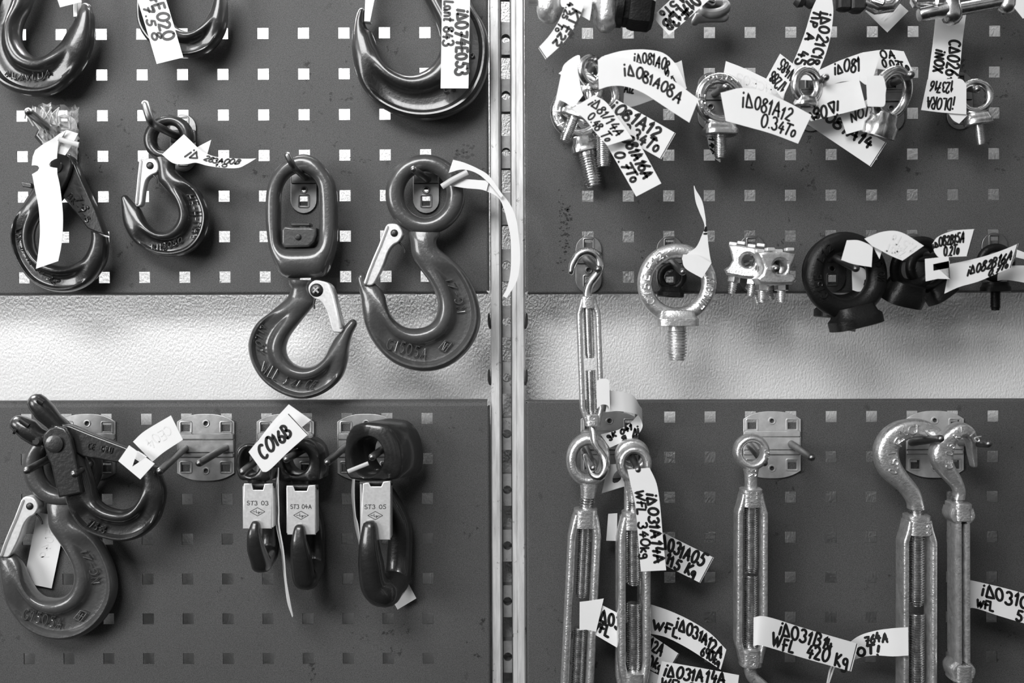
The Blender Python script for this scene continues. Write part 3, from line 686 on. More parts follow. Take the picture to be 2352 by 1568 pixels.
plate(mb, [c3([(178,655),(250,660),(260,700),(190,690)])], D, 6, 2, 1); mb.build('fork_cheek', M['dark'], t)
mb = MB(); pin(mb, *c3([(470,545)])[0], D, 14.5, .0062, 2); mb.build('pivot_pin', M['dark'], t)
mb = MB(); tube(mb, [off(*c3([p])[0], D, 0) for p in ((470,545),(455,400),(415,250),(330,230),(300,300),(390,400),(450,520))], .005, 12); mb.build('eye_shank', M['dark'], t)
e = MB(); q = lambda a: c3([a])[0]
emboss(e, 'LAR JD AE 20 32', lambda u, v: off(*q((135 + 50*u + 230*u*u + 45*v, 1010 + 480*u - 80*u*u - 20*v)), D, 4.8), (0, 0, 1, 1), .0007)
emboss(e, '7-8', lambda u, v: off(*q((640 + 60*u - 45*v, 760 + 95*u + 20*v)), D, 8.6), (0, 1, 1, 0), .0007)
emboss(e, 'BK-7-8', lambda u, v: off(*q((530 + 150*u - 30*v + 30, 730 + 200*u + 30*v)), D, 8.6), (0, 1, 1, 0), .0005)
e.build('raised_lettering', M['dark'], t)

# three big hooks cut by the top of the frame
def cut_hook(label, st, s, ox, oy, D, shank, lat, m='dark', loc=(0, 0), sfn=None):
    t = thing('foundry_hook', label, 'lifting hook', at(loc[0], loc[1], D)); mb = MB()
    hook_sweep(mb, mapst(st, s, ox, oy), D, 6, cap=(0, 1))
    rc, ri, ro, bar = shank
    hook_sweep(mb, ring_st(rc[0], rc[1], ri, ri, ro, ro, 9), D, 3, True)
    mb.build('hook_body', M[m], t)
    if lat: 
        lb = MB(); plate(lb, [lat], D, 9, 1, .8); l = lb.build('safety_latch', M['latch'], t); l['label'] = 'bright steel safety latch'
    return t
st1 = [(380,-420,200,-470,9,0),(370,-250,110,-300,9,0),(330,-120,60,-160,10,.1),(270,60,-20,40,11,.6),(205,180,-85,230,12,1),(183,280,-112,400,12,1),(195,380,-95,560,12,1),(236,455,0,745,12,1),(295,503,150,836,12,1),(365,520,330,870,12,1),(440,498,500,838,12,.95),(510,440,650,735,11.5,.5),(570,370,760,590,11,.05),(615,290,825,440,10,0),(660,225,848,300,9,0),(695,160,850,200,8,0),(720,100,842,125,7,0),(738,68,828,85,6,0)]
t = cut_hook('dark foundry hook cut off by the top left corner, with a slim bright latch', st1, 3.92, 0, 0, 24, ((80, -175), 34, 68, 0), [(172,-70),(186,-72),(184,43),(174,43)], loc=(60, 20))
e = MB(); emboss(e, 'ALAVLUA', lambda u, v: off(18 + 105*u, 176 + 25*math.sin(u*1.7) - 13*v - 26*u*u, 24, 5.6), (0, 0, 1, 1), .0008); e.build('raised_lettering', M['dark'], t)
st2 = [(1590,-420,1400,-440,9,0),(1520,-250,1290,-260,9,0),(1485,-100,1248,-90,10,.4),(1500,60,1240,80,11,1),(1530,150,1250,220,11,1),(1565,210,1310,340,11,1),(1615,260,1420,445,11,1),(1690,290,1560,510,11,1),(1750,285,1720,522,11,1),(1810,245,1860,480,11,.9),(1860,180,1960,395,10.5,.4),(1895,110,2030,270,10,0),(1915,50,2050,130,9,0),(1935,-20,2046,0,8,0),(1955,-90,2030,-105,6,0)]
t = cut_hook('dark foundry hook cut off by the top edge, half covered by a label written downwards', st2, 3.92, 0, 0, 24, ((380, -170), 34, 66, 0), None, loc=(425, 20))
st7 = [(1300,-560,1560,-600,10,0),(1340,-330,1720,-380,11,.2),(1430,-80,1850,-80,12,.9),(1500,60,1925,90,12.5,1),(1570,200,2003,220,13,1),(1610,340,2046,370,13,1),(1612,440,2050,540,13,1),(1580,530,2012,730,13,1),(1520,605,1905,915,13,1),(1440,655,1745,1028,13,1),(1345,675,1560,1080,13,1),(1250,655,1380,1080,13,1),(1160,600,1210,1035,12.5,1),(1098,525,1050,945,12,.85),(1052,430,930,815,11.5,.2),(1020,350,860,672,11,0),(992,288,824,500,10,0),(955,255,819,370,9,0),(932,200,835,225,7.5,0),(935,140,852,150,6.5,0),(937,110,870,108,6,0)]
t = cut_hook('largest dark hook at the top centre, its wide round bowl beside the upright', st7, 3.92, 600, 0, 22, ((960, -215), 38, 76, 0), [(841,-60),(866,-60),(864,0),(853,55),(838,53),(841,0)], loc=(965, 60))
e = MB(); emboss(e, 'CE', lambda u, v: off(1020 + 28*u, 216 - 6*u - 13*v, 22, 5.8), (0, 0, 1, 1), .0008)
tube(e, [off(x, y, 22, 5.8) for x, y in circ(1085, 131, 4, 10)], .0008, 6, closed=True); e.build('raised_lettering', M['dark'], t)
# ---------------------------------------------------------------- clevis hook on the left peg bracket
D = 48; c5 = lambda p: mapc(p, 2.6125, 0, 880)
t = thing('clevis_hook', 'dark two pronged self locking hook hanging tilted over the grey eye hook at lower left', 'lifting hook', at(145, 1015, D))
mb = MB()
body = [(470,330,320,380,8,0),(530,480,350,540,8.5,0),(570,600,385,655,9,0),(590,680,415,740,9.5,.3),(612,715,460,820,10,1),(665,745,525,885,10,1),(740,757,640,930,10,1),(805,733,750,946,10,1),(848,675,860,915,10,.9),(864,610,948,835,9.5,.4),(858,570,990,730,9,0),(850,530,999,640,8.5,0),(842,500,978,560,8,0),(836,475,945,500,7.5,0)]
hook_sweep(mb, mapst(body, 2.6125, 0, 880), D, 6, cap=(.6, .3)); mb.build('hook_body', M['dark'], t)
mb = MB(); plate(mb, [c5([(395,238),(450,250),(560,296),(690,345),(770,375),(830,405),(900,450),(840,480),(760,472),(700,465),(600,445),(520,432),(470,400),(400,330)])], D, 11, 3, 1.5); mb.build('locking_arm', M['dark'], t)
mb = MB(); plate(mb, [c5([(302,330),(310,290),(345,255),(390,244),(435,258),(470,310),(492,400),(520,530),(538,640),(470,655),(400,668),(383,600),(355,480),(330,420)])], D, 6, 13, 1.8); mb.build('fork_cheek', M['dark'], t)
mb = MB(); pin(mb, *c5([(380,350)])[0], D, 17.5, .0078, 2)
mb.build('pivot_pin', M['dark'], t)
mb = MB()
def prong(pts, R):
    rtube(mb, [off(*c5([p])[0], D, o) for *p, o in pts], R, 14, up=(0, 1, 0), flat=1.15)
prong([(245,115,6),(285,170,4),(330,225,2),(370,270,0)], [.0085, .0095, .0080, .0085])
prong([(135,240,6),(185,275,4),(235,320,2),(300,340,0)], [.0080, .0100, .0090, .0070])
for p0 in ((292,102),(185,222)): 
    pass
mb.build('clevis_fork', M['dark'], t)
mb = MB()
for p0, d in (((290,100),(14,10)), ((197,225),(24,18)), ((137,278),(6,2))):
    tube(mb, [off(*c5([(p0[0]-d[0], p0[1]-d[1])])[0], D, 15.5), off(*c5([(p0[0]+d[0], p0[1]+d[1])])[0], D, 14.5)], .0024, 10)
lathe(mb, off(*c5([(253,338)])[0], D, 6), off(*c5([(253,338)])[0], D, 12), [(0, .005), (.7, .005), (1, .003)], 16)
mb.build('clevis_pin', M['ink'], t)
e = MB(); q = lambda a: c5([a])[0]
emboss(e, 'CE  GRU', lambda u, v: off(*q((550 + 145*u + 8*v, 385 + 28*u - 34*v)), D, 9), (0, 0, 1, 1), .0007)
emboss(e, '7/8-8', lambda u, v: off(*q((530 + 105*u + 18*v, 845 + 48*u - 38*v)), D, 4.6), (0, 0, 1, 1), .0008)
e.build('raised_lettering', M['dark'], t)
# ---------------------------------------------------------------- sling hooks hung edge on, bright latch plate to the front
c6 = lambda p: mapc(p, 2.9036, 500, 900)
def edge_hook(label, head, hole, neck, lat, tipline, R, back, e, Dh, txt, m='dark', hd=11, group=None, Dt=58, sh=(4, 0)):
    """head: outline px; tipline: px of the front limb from tip to bottom; back: depth span mm; e: sideways px the spine stands to the right per mm of depth"""
    t = thing('sling_hook', label, 'lifting hook', at(*c6([hole[:2]])[0], Dh), group)
    mb = MB(); hp = c6(head); cxh, cyh = c6([hole[:2]])[0]
    head_block(mb, hp, cxh, cyh, hole[2]/2.9036, hole[3]/2.9036, Dh, hd*2, sh); mb.build('eye_head', M[m], t)
    nb = MB(); n0, n1 = c6(neck[:2]); tube(nb, [off(*n0, Dh, 2), off(*n1, Dh, 4)], [.0085, .0060], 14); nb.build('neck', M[m], t)
    # the forged C: from the head backwards, down, round the bottom and up to the tip in front
    (tx, ty), (bx, by) = c6([tipline[0], tipline[-1]]); n0x, n0y = c6([neck[0]])[0]
    P0 = off(n0x, n0y, Dh, -4); tip = off(tx, ty, Dt, 0); mid = [off(*p, Dt, o) for p, o in zip(c6(tipline[1:-1]), (1, -2, -7))]
    zb = off(bx, by, Dt, 0); q = lambda d, z: Vector((zb.x + e*d/1000, -(Dt - d)/1000, z))
    z0, zt, zbm = P0.z, tip.z, zb.z; hgt = zt - zbm
    ds = (P0.y*1000 + Dt)                                   # depth of the neck behind the front limb
    top = Vector((P0.x + e*.55*(back - ds)/1000, -(Dt - (ds + back)/2)/1000, z0 - .010))
    pts = [P0, top, q(back, zt - .004), q(back*1.04, zbm + hgt*.52), q(back*.92, zbm + hgt*.26), q(back*.62, zbm + R[2]*1.15), q(back*.28, zbm + R[2]*.95)] + mid[::-1] + [tip]
    S = [Vector(p) for p in smooth([tuple(p) for p in pts], 6)]; n = len(S); rr = []
    for i in range(n):
        u = i/(n - 1)*(len(pts) - 1); k = u/(len(pts) - 1)
        prof = [(0, R[0]*.8), (.2, R[0]), (.45, R[1]), (.62, R[2]), (.8, R[3]), (1, R[4])]
        for (a, ra), (b, rb) in zip(prof, prof[1:]):
            if a <= k <= b: rr.append(ra + (rb - ra)*(k - a)/(b - a)); break
    hb = MB(); rtube(hb, S, rr, 18, up=(1, -e, 0), flat=1.0, power=2.6); hb.build('hook_body', M[m], t)
    lp = c6(lat); lb = MB(); plate(lb, [lp], Dt, 2.2, -3, .7)
    xs = [p[0] for p in lp]; ys = [p[1] for p in lp]; l0, l1, y0, y1 = min(xs), max(xs), min(ys), max(ys)
    for x in (l0 + 1.5, l1 - 1.5): lb.box(off(x, (y0 + y1)/2 + 2, Dt, -9), (.0008, 0, 0), (0, .0065, 0), (0, 0, (y1 - y0)/2*.0004*.9), .0006)
    l = lb.build('safety_latch', M['latch'], t); l['label'] = 'bright stamped safety latch plate'
    pb = MB(); y = y0 + 7; lathe(pb, off(l0 - 3, y, Dt, -8), off(l1 + 3, y, Dt, -8), [(0, .002), (.02, .0024), (.98, .0024), (1, .002)], 12); pb.build('latch_pin', M['bolt'], l)
    ib = MB(); cx = (l0 + l1)/2; cy = y0 + (y1 - y0)*.46; hw = (l1 - l0)*.36
    fn = lambda u, v: (off(cx + (u - .5)*2*hw, cy - 3 - (v - .5)*9.5, Dt, -1.9), Vector((0, -1, 0)))
    ink(ib, txt, fn, (0, 0, 1, 1), .0006, .05, .0001)
    d = [(-17, 0), (0, -9.5), (17, 0), (0, 9.5), (-17, 0)]
    for a, b in zip(d, d[1:]): ink(ib, ([[(0, 0), (1, 0)]], 1), lambda u, v, a=a, b=b: (off(cx + a[0] + (b[0] - a[0])*u, cy + 17 + a[1] + (b[1] - a[1])*u, Dt, -1.9), Vector((0, -1, 0))), (0, 0, 1, 1), .0005, lift=.0001)
    for a, b in (((-11, 0), (-5, 0)), ((5, 1), (11, 1)), ((-3, -4), (-3, 2)), ((-3, 2), (0, 2)), ((2, 0), (2, 5)), ((2, 0), (5, 2)), ((5, 2), (2, 5))):
        ink(ib, ([[(0, 0), (1, 0)]], 1), lambda u, v, a=a, b=b: (off(cx + a[0] + (b[0] - a[0])*u, cy + 17 + a[1] + (b[1] - a[1])*u, Dt, -1.9), Vector((0, -1, 0))), (0, 0, 1, 1), .0005, lift=.0001)
    s = ib.build('stamped_marking', M['bolt'], l, flat=True)
    return t
edge_hook('smallest dark sling hook seen edge on, latch plate stamped ST3 03', [(140,420),(150,370),(190,338),(235,332),(285,345),(330,390),(365,470),(372,560),(345,582),(280,580),(180,578),(150,545),(135,480)], (235,455,66,92), [(265,585),(265,640)],
  [(170,612),(222,612),(232,655),(297,655),(307,615),(362,612),(355,915),(162,915)], [(250,885),(245,950),(250,1040),(268,1130),(272,1222)], (.0075, .0085, .0088, .0075, .0040), 42, .0, 32, 'ST3 03', hd=11)
edge_hook('middle sized dark sling hook seen edge on, latch plate stamped ST3 04A', [(412,480),(425,380),(470,322),(560,300),(640,318),(690,380),(702,470),(697,560),(680,578),(600,580),(440,578),(415,560)], (542,450,84,86), [(555,585),(553,650)],
  [(455,627),(500,627),(512,662),(590,662),(602,625),(648,622),(650,955),(460,955)], [(545,915),(545,1000),(553,1100),(562,1230),(572,1338)], (.0085, .0098, .0105, .0090, .0050), 43, .03, 32, 'ST3 04A', hd=14)
edge_hook('largest dark sling hook turned slightly sideways, latch plate stamped ST3 05', [(858,400),(868,300),(905,220),(985,193),(1060,198),(1140,215),(1200,290),(1228,380),(1232,480),(1205,560),(1100,572),(930,570),(880,545),(860,470)], (1012,415,104,125), [(1055,575),(1053,640)],
  [(965,612),(1005,605),(1018,632),(1088,632),(1102,600),(1150,595),(1150,990),(948,990)], [(1015,900),(1012,1020),(1020,1150),(1040,1300),(1070,1455)], (.0105, .0118, .0125, .0108, .0064), 42, .32, 36, 'ST3 05', hd=17, Dt=62, sh=(19, -1))
# ---------------------------------------------------------------- eye bolts and eye nuts
def mmpx(D): return (DIST*1000 - D)/F          # millimetres per pixel at D
def xf(mb, i, M4):
    for k in range(i, len(mb.v)): mb.v[k] = M4 @ mb.v[k]
def pose(px, py, D, roll=0, yaw=0, pitch=0):
    """roll: clockwise in the picture, yaw: left side comes forward, pitch: underside comes forward (degrees)"""
    return Matrix.Translation(at(px, py, D)) @ Matrix.Rotation(math.radians(roll), 4, 'Y') @ Matrix.Rotation(math.radians(yaw), 4, 'Z') @ Matrix.Rotation(math.radians(pitch), 4, 'X')
def eye(name, label, cat, px, py, D, R, r, m, roll=0, yaw=0, pitch=0, collar=None, shank=None, text=None, group=None, egg=1.0, cm=None):
    """R outer and r inner radius px; collar (half width top, half width bottom, top, bottom) px below the ring centre; shank (radius, end) px"""
    k = mmpx(D)/1000; P = pose(px, py, D, roll, yaw, pitch); t = thing(name, label, cat, at(px, py, D), group)
    mb = MB(); c = (R + r)/2*k; tr = (R - r)/2*k
    tube(mb, [(c*math.sin(a), 0, c*math.cos(a)*egg) for a in [2*math.pi*i/48 for i in range(48)]], tr, 16, closed=True, up=(0, 1, 0), flat=.92)
    xf(mb, 0, P); mb.build('ring', M[m], t)
    if collar:
        a, b, z0, z1 = collar; mb = MB(); rows = []
        for z, w in ((z0, a*.86), (z0 + 1.5, a), ((z0*.6 + z1*.4), (a*.55 + b*.45)), (z1 - (z1 - z0)*.45, b), (z1 - 1.5, b), (z1, b*.93)):
            rows.append([Vector((w*k*math.copysign(abs(math.cos(q))**.62, math.cos(q)), w*k*.80*math.copysign(abs(math.sin(q))**.62, math.sin(q)), -z*k)) for q in [2*math.pi*i/40 for i in range(40)]])
        mb.grid(rows, cv=True); n = len(mb.v); mb.f += [tuple(range(40)), tuple(range(n - 40, n))[::-1]]
        xf(mb, 0, P); mb.build('collar', M[cm or m], t)
        if shank is None:
            mb = MB(); lathe(mb, (0, 0, -(z1 - 1)*k), (0, 0, -(z1 + .6)*k), [(0, b*.44*k), (1, b*.44*k)], 24); xf(mb, 0, P); mb.build('threaded_hole', M['ink'], t)
    if shank:
        mb = MB(); thread(mb, (0, 0, -(collar[3] - 2)*k), (0, 0, -shank[1]*k), shank[0]*k, max(.0011, shank[0]*k*.26), 20, plain=shank[2] if len(shank) > 2 else .14)
        xf(mb, 0, P); mb.build('threaded_shank', M[m], t)
    if text:
        mb = MB()
        for s, a0, a1, h in text:
            q0 = c - h*k*.5
            fn = lambda u, v: Vector(((q0 + h*k*v)*math.cos(math.radians(a0 + (a1 - a0)*u)), -tr*.92, -(q0 + h*k*v)*math.sin(math.radians(a0 + (a1 - a0)*u))))
            emboss(mb, s, fn, (0, 0, 1, 1), .00075)
        xf(mb, 0, P); mb.build('raised_lettering', M[m], t)
    return t
GA = 'bunch of eye bolts on one peg'
eye('eye_bolt', 'largest bright eye bolt at the back of the left bunch, marked C15E', 'eye bolt', 1329, 258, 16, 66, 36, 'zinc', roll=-12, collar=(26, 34, 56, 92), shank=(22, 172), text=[('C15E', 128, 205, 16)], group=GA)
eye('eye_bolt', 'bright eye bolt in the left bunch with a long thread pointing right', 'eye bolt', 1384, 216, 38, 46, 25, 'zinc', roll=-1, yaw=25, collar=(22, 28, 40, 62), shank=(17, 166), group=GA)
eye('eye_bolt', 'bright eye bolt in the left bunch with its thread tilted to the left', 'eye bolt', 1342, 210, 56, 44, 24, 'zinc', roll=22, yaw=-20, collar=(22, 32, 40, 64), shank=(14.5, 122), group=GA)
eye('eye_bolt', 'small bright eye bolt in front of the left bunch, its short shank uncovered', 'eye bolt', 1358, 164, 82, 39, 21, 'zinc', roll=0, yaw=38, collar=(17, 20, 30, 45), shank=(9.5, 82), group=GA)
eye('eye_bolt', 'bright eye bolt with a short thread behind the label reading 0.34 To', 'eye bolt', 1654, 228, 44, 61, 35, 'zinc', yaw=10, collar=(34, 40, 56, 82), shank=(14, 134, .1), text=[('C15E', 130, 190, 14), ('RUD', 230, 300, 13)])
eye('eye_nut', 'small bright eye nut amid the crossing labels', 'eye nut', 1853, 196, 74, 43, 22, 'zinc', yaw=24, roll=3, egg=1.06, collar=(22, 26, 26, 48), text=None)
eye('eye_nut', 'bright eye nut facing sideways, threaded hole underneath, wrapped in white paper', 'eye nut', 2048, 216, 62, 64, 40, 'zinc', roll=8, yaw=34, pitch=14, collar=(30, 41, 42, 98))
eye('eye_bolt', 'lone bright eye bolt at upper right with a thin thread', 'eye bolt', 2240, 222, 42, 41, 23, 'zinc', roll=-7, yaw=-6, collar=(24, 30, 38, 64), shank=(11, 110, .05))
eye('eye_bolt', 'large bright eye bolt in front of the white gap, marked C15E', 'eye bolt', 1554.5, 650, 40, 91, 56, 'galv', collar=(38, 49, 62, 99), shank=(23.5, 177, .16), text=[('C15E', 140, 195, 17), ('F12.', 205, 250, 17), ('RUD', 300, 330, 14), ('ALGEMIT', 350, 408, 16)])
eye('eye_nut', 'small black eye nut seen inside the ring of the large bright eye bolt', 'eye nut', 1543, 636, 14, 34, 17, 'black', roll=4, collar=(22, 30, 22, 46))
eye('eye_bolt', 'biggest black eye bolt, marked C15E, with white paper round its ring', 'eye bolt', 1941, 632, 58, 100, 53, 'black', roll=-13, yaw=8, collar=(44, 58, 72, 122), text=[('C15E', 150, 192, 17), ('L12', 215, 250, 16), ('NO C1 E20', 24, -45, 16)])
eye('eye_bolt', 'black eye bolt hidden behind the biggest black one, its collar at lower left', 'eye bolt', 1930, 626, 26, 88, 50, 'black', roll=4, collar=(40, 50, 66, 104))
eye('eye_nut', 'black eye nut with its open thread facing down, labels tied to it', 'eye nut', 2104, 606, 50, 66, 40, 'black', roll=10, yaw=20, pitch=20, collar=(40, 50, 44, 96))
eye('eye_nut', 'black eye nut leaning to the right behind the one facing down', 'eye nut', 2128, 620, 24, 54, 31, 'black', roll=-32, yaw=18, collar=(30, 36, 40, 76))
eye('eye_bolt', 'small black eye bolt at the right edge with its thread hanging down', 'eye bolt', 2287, 603, 32, 44, 24, 'black', collar=(26, 31, 44, 67), shank=(11.5, 109, .06))

# ---------------------------------------------------------------- turnbuckles
def turnbuckle(label, x0, y0, x1, y1, D, hw, bar, chw, ch, rods, rr, thick, m='galv', shoulder=18, text=None, tilt_end=True):
    """body from (x0, y0) to (x1, y1); hw half width, bar width of a side bar, chw/ch collar half width and height, all px; rods: (y from, y to, rounded at: 0 none 1 end -1 start)"""
    k = mmpx(D)/1000; X = lambda y: x0 + (x1 - x0)*(y - y0)/(y1 - y0)
    t = thing('turnbuckle', label, 'turnbuckle', at(x0, y0, D))
    for sg in (-1, 1):
        c = hw - bar/2; mb = MB()
        side = [(chw - bar*.45, y0 + ch*.3), (chw - bar*.2, y0 + ch*.75), (c - 1.2, y0 + ch + shoulder*.5), (c, y0 + ch + shoulder), (c, (y0*3 + y1)/4), (c, (y0 + y1)/2), (c, (y0 + y1*3)/4), (c, y1 - ch - shoulder), (c - 1.2, y1 - ch - shoulder*.5), (chw - bar*.2, y1 - ch*.75), (chw - bar*.45, y1 - ch*.3)]
        P = smooth([(X(y) + sg*w, y) for w, y in side], 3)
        tube(mb, [off(x, y, D) for x, y in P], thick/2000, 20, up=(1, 0, 0), flat=bar*k/(thick/1000), power=3.2); mb.build('side_bar', M[m], t)
    for ya, yb in ((y0, y0 + ch), (y1 - ch, y1)):
        mb = MB(); rows = []
        for y, s in ((ya, .9), (ya + 2, 1), (yb - 2, 1), (yb, .9)):
            rows.append([off(X(y) + chw*s*math.copysign(abs(math.cos(a))**.7, math.cos(a)), y, D, (thick/2 + 1.6)*s*math.copysign(abs(math.sin(a))**.7, math.sin(a))) for a in [2*math.pi*i/28 for i in range(28)]])
        mb.grid(rows, cv=True); mb.f += [tuple(range(28)), tuple(range(len(mb.v) - 28, len(mb.v)))]; mb.build('end_collar', M[m], t)
    for a, z in rods:
        mb = MB(); thread(mb, off(X(a), a, D), off(X(z), z, D), rr*k, max(.0011, rr*k*.30), 20); mb.build('threaded_rod', M['zinc'], t)
    if text:
        mb = MB()
        for s, xa, ya, xb, yb, h in text:
            d = Vector((xb - xa, yb - ya)); n = Vector((d.y, -d.x)).normalized()*h
            emboss(mb, s, lambda u, v: off(xa + d.x*u + n.x*v, ya + d.y*u + n.y*v, D, thick/2 + 1.5), (0, 0, 1, 1), .0005)
        mb.build('raised_lettering', M[m], t)
    return t
def pxtube(t, pts, R, D, name, m='zinc', n=14, sm=5, flat=1.0):
    mb = MB(); P = smooth([p if len(p) == 4 else (*p, 0, 1) for p in pts], sm); k = mmpx(D)/1000
    rtube(mb, [off(p[0], p[1], D, p[2]) for p in P], [R*k*p[3] for p in P], n, flat=flat); return mb.build(name, M[m], t)
def ring_end(t, cx, cy, rix, riy, rox, roy, D, T, neck, m='galv', name='eye_end', o=0):
    mb = MB(); st = [s + (o,) for s in ring_st(cx, cy, rix, riy, rox, roy, T)]
    hook_sweep(mb, st, D, 3, True, power=2.1)
    if neck:
        hook_sweep(mb, [(*n, o*(1 - i/(len(neck) - 1))) for i, n in enumerate(neck)], D, 5, cap=(0, 0), power=2.1)
    return mb.build(name, M[m], t)
# slim turnbuckle crossing the white gap
D = 42
t = turnbuckle('slim turnbuckle with a hook at each end, hanging across the white gap', 1350, 680, 1361, 978, D, 28, 13, 18, 28, [(702, 822), (850, 952)], 12.5, 12, text=[('R10', 1346, 682, 1346, 704, 9), ('CE', 1354, 952, 1354, 974, 10)])
pxtube(t, [(1312,624,0,.75),(1316,606,0,.9),(1330,584,0,1),(1351,577,0,1),(1370,586,0,1),(1378,606,0,1),(1372,628,0,1),(1356,650,0,1),(1349,672,0,1),(1350,690,0,1)], 10, D, 'hook_end')
pxtube(t, [(1361,968,0,.9),(1362,990,2,.95),(1366,1018,8,1),(1382,1042,18,1),(1386,1066,22,1),(1374,1086,22,1),(1358,1082,18,.95),(1350,1062,12,.85),(1344,1046,4,.75)], 9.5, D, 'hook_end')
# rusty eye turnbuckle
D = 34
t = turnbuckle('heavy galvanised turnbuckle hung by its eye below the slim one', 1345, 1166, 1322, 1640, D, 38, 19, 27, 44, [(1205, 1370), (1440, 1600)], 15, 20, shoulder=26)
mb = MB(); thread(mb, off(1350, 1130, D), off(1345, 1172, D), 17*mmpx(D)/1000, .0022, 20, tip=False); mb.build('threaded_rod', M['zinc'], t)
ring_end(t, 1351, 1055, 26, 33, 51, 62, D, 8.5, [(1330, 1098, 1374, 1098, 8, 0), (1333, 1122, 1371, 1122, 7.5, 0), (1334, 1142, 1368, 1142, 7, 0)])
# turnbuckle beside it and the one behind
D = 22
t = turnbuckle('turnbuckle mostly hidden behind the one beside the vertical label', 1446, 1182, 1446, 1600, D, 33, 15, 24, 36, [(1215, 1330)], 14, 12)
ring_end(t, 1452, 1044, 20, 20, 40, 38, D + 14, 7, [(1438, 1076, 1470, 1076, 7, 0), (1434, 1110, 1462, 1110, 6, 0), (1433, 1190, 1459, 1190, 5.5, 0)])
D = 48
t = turnbuckle('turnbuckle beside the heavy one, its eye behind a vertical label', 1455, 1172, 1456, 1580, D, 38, 19, 27, 42, [(1208, 1342), (1384, 1540)], 16.5, 19, shoulder=24)
ring_end(t, 1456, 1064, 20, 24, 41, 44, D, 8, [(1436, 1098, 1474, 1098, 8, 0), (1440, 1130, 1470, 1130, 6.5, 0), (1442, 1150, 1470, 1150, 6.5, 0)])
mb = MB(); thread(mb, off(1456, 1142, D), off(1456, 1178, D), 15*mmpx(D)/1000, .0020, 20, tip=False); mb.build('threaded_rod', M['zinc'], t)
# single eye turnbuckle
D = 40
t = turnbuckle('turnbuckle with round eye hanging alone in the middle of the lower right panel', 1724.5, 1120, 1723, 1527, D, 37, 16.5, 25, 42, [(1160, 1312), (1320, 1490)], 16.5, 18, text=[('14CC', 1718, 1158, 1718, 1126, -16), ('R14', 1716, 1522, 1716, 1494, -14)], shoulder=20)
ring_end(t, 1725, 1037, 21, 22, 42, 42, D, 7.5, [(1706, 1072, 1744, 1072, 7, 0), (1710, 1092, 1740, 1092, 6.5, 0), (1711, 1125, 1739, 1125, 6, 0)])
mb = MB(); emboss(mb, 'SR', lambda u, v: off(1716 + 17*v, 1074 + 18*u, D, 6.6), (0, 0, 1, 1), .0005); emboss(mb, 'CC', lambda u, v: off(1752 + 10*v, 1030 + 20*u, D, 7.4), (0, 0, 1, 1), .0005); mb.build('raised_lettering', M['galv'], t)
pxtube(t, [(1723,1520),(1723,1540),(1730,1556),(1748,1572),(1772,1596),(1778,1625),(1760,1652),(1730,1655)], 14, D, 'hook_end', 'galv')
# two big hook turnbuckles
D = 38; c8 = lambda p: mapc(p, 2.42, 1940, 920)
t = turnbuckle('large turnbuckle on the left of the two big hooks, marked R16', 2105, 1180, 2104, 1640, D, 41, 17, 28, 46, [(1224, 1389), (1407, 1600)], 18.5, 21, shoulder=22, text=[('0.5T', 2117, 1222, 2117, 1190, -9)])
hk = [(440,600,352,600,7,0),(432,560,345,560,7.5,0),(410,490,300,500,8,0),(345,405,212,425,9,0),(305,340,170,350,9.5,0),(292,280,163,262,9.5,0),(312,238,200,180,9.5,0),(355,210,272,122,9.5,0),(415,203,360,100,9,0),(470,208,440,106,8,0),(515,220,505,140,6,0)]
mb = MB(); hook_sweep(mb, mapst(hk, 2.42, 1940, 920), D, 6, cap=(0, 1), power=3); mb.build('hook_end', M['galv'], t)
mb = MB(); thread(mb, off(2102, 1150, D), off(2104, 1190, D), 17*mmpx(D)/1000, .0022, 20, tip=False); mb.build('threaded_rod', M['zinc'], t)
mb = MB()
for s, pts in (('0.5T', ((245,395),(255,345),(235,265))), ('R16', ((270,245),(300,175),(315,160))), ('CE', ((332,165),(375,150),(380,150))), ('C', ((430,165),(465,170),(470,172)))):
    P = smooth(pts, 4); 
    def fn(u, v, P=P, s=s):
        f = u*(len(P) - 1); i = min(int(f), len(P) - 2); q = P[i] + (P[i+1] - P[i])*(f - i); d = (P[i+1] - P[i])/np.hypot(*(P[i+1] - P[i])); nrm = np.array((d[1], -d[0]))
        q = q + nrm*44*(v - .5); return off(1940 + q[0]/2.42, 920 + q[1]/2.42, D, 9.7)
    emboss(mb, s, fn, (0, 0, 1, 1), .0007)
mb.build('raised_lettering', M['galv'], t)
D = 50
t = turnbuckle('turnbuckle seen from its bright side bar on the right of the two big hooks', 2201, 1152, 2202, 1558, D, 17, 15, 24, 40, [], 13, 24, shoulder=8)
mb = MB(); thread(mb, off(2210, 1190, D, -4), off(2211, 1525, D, -4), 14*mmpx(D)/1000, .0019, 20); mb.build('threaded_rod', M['zinc'], t)
mb = MB(); thread(mb, off(2200, 1136, D), off(2200, 1156, D), 14*mmpx(D)/1000, .0019, 20, tip=False); mb.build('threaded_rod', M['zinc'], t)
mb = MB(); thread(mb, off(2201, 1552, D), off(2201, 1600, D), 14*mmpx(D)/1000, .0019, 20, tip=False); mb.build('threaded_rod', M['zinc'], t)
hk = [(662,545,600,545,6,0),(664,490,600,490,6.5,0),(640,420,512,395,8,0),(600,350,474,320,9,0),(596,295,480,255,9,0),(606,245,530,182,9,0),(630,212,620,120,9,0),(662,203,690,135,8.5,0,-2),(692,235,735,185,8,0,-5),(712,300,752,280,6.5,0,-9),(735,370,764,365,5,0,-12)]
mb = MB(); hook_sweep(mb, mapst(hk, 2.42, 1940, 920), D, 6, cap=(0, 1), power=3); mb.build('hook_end', M['galv'], t)
mb = MB()
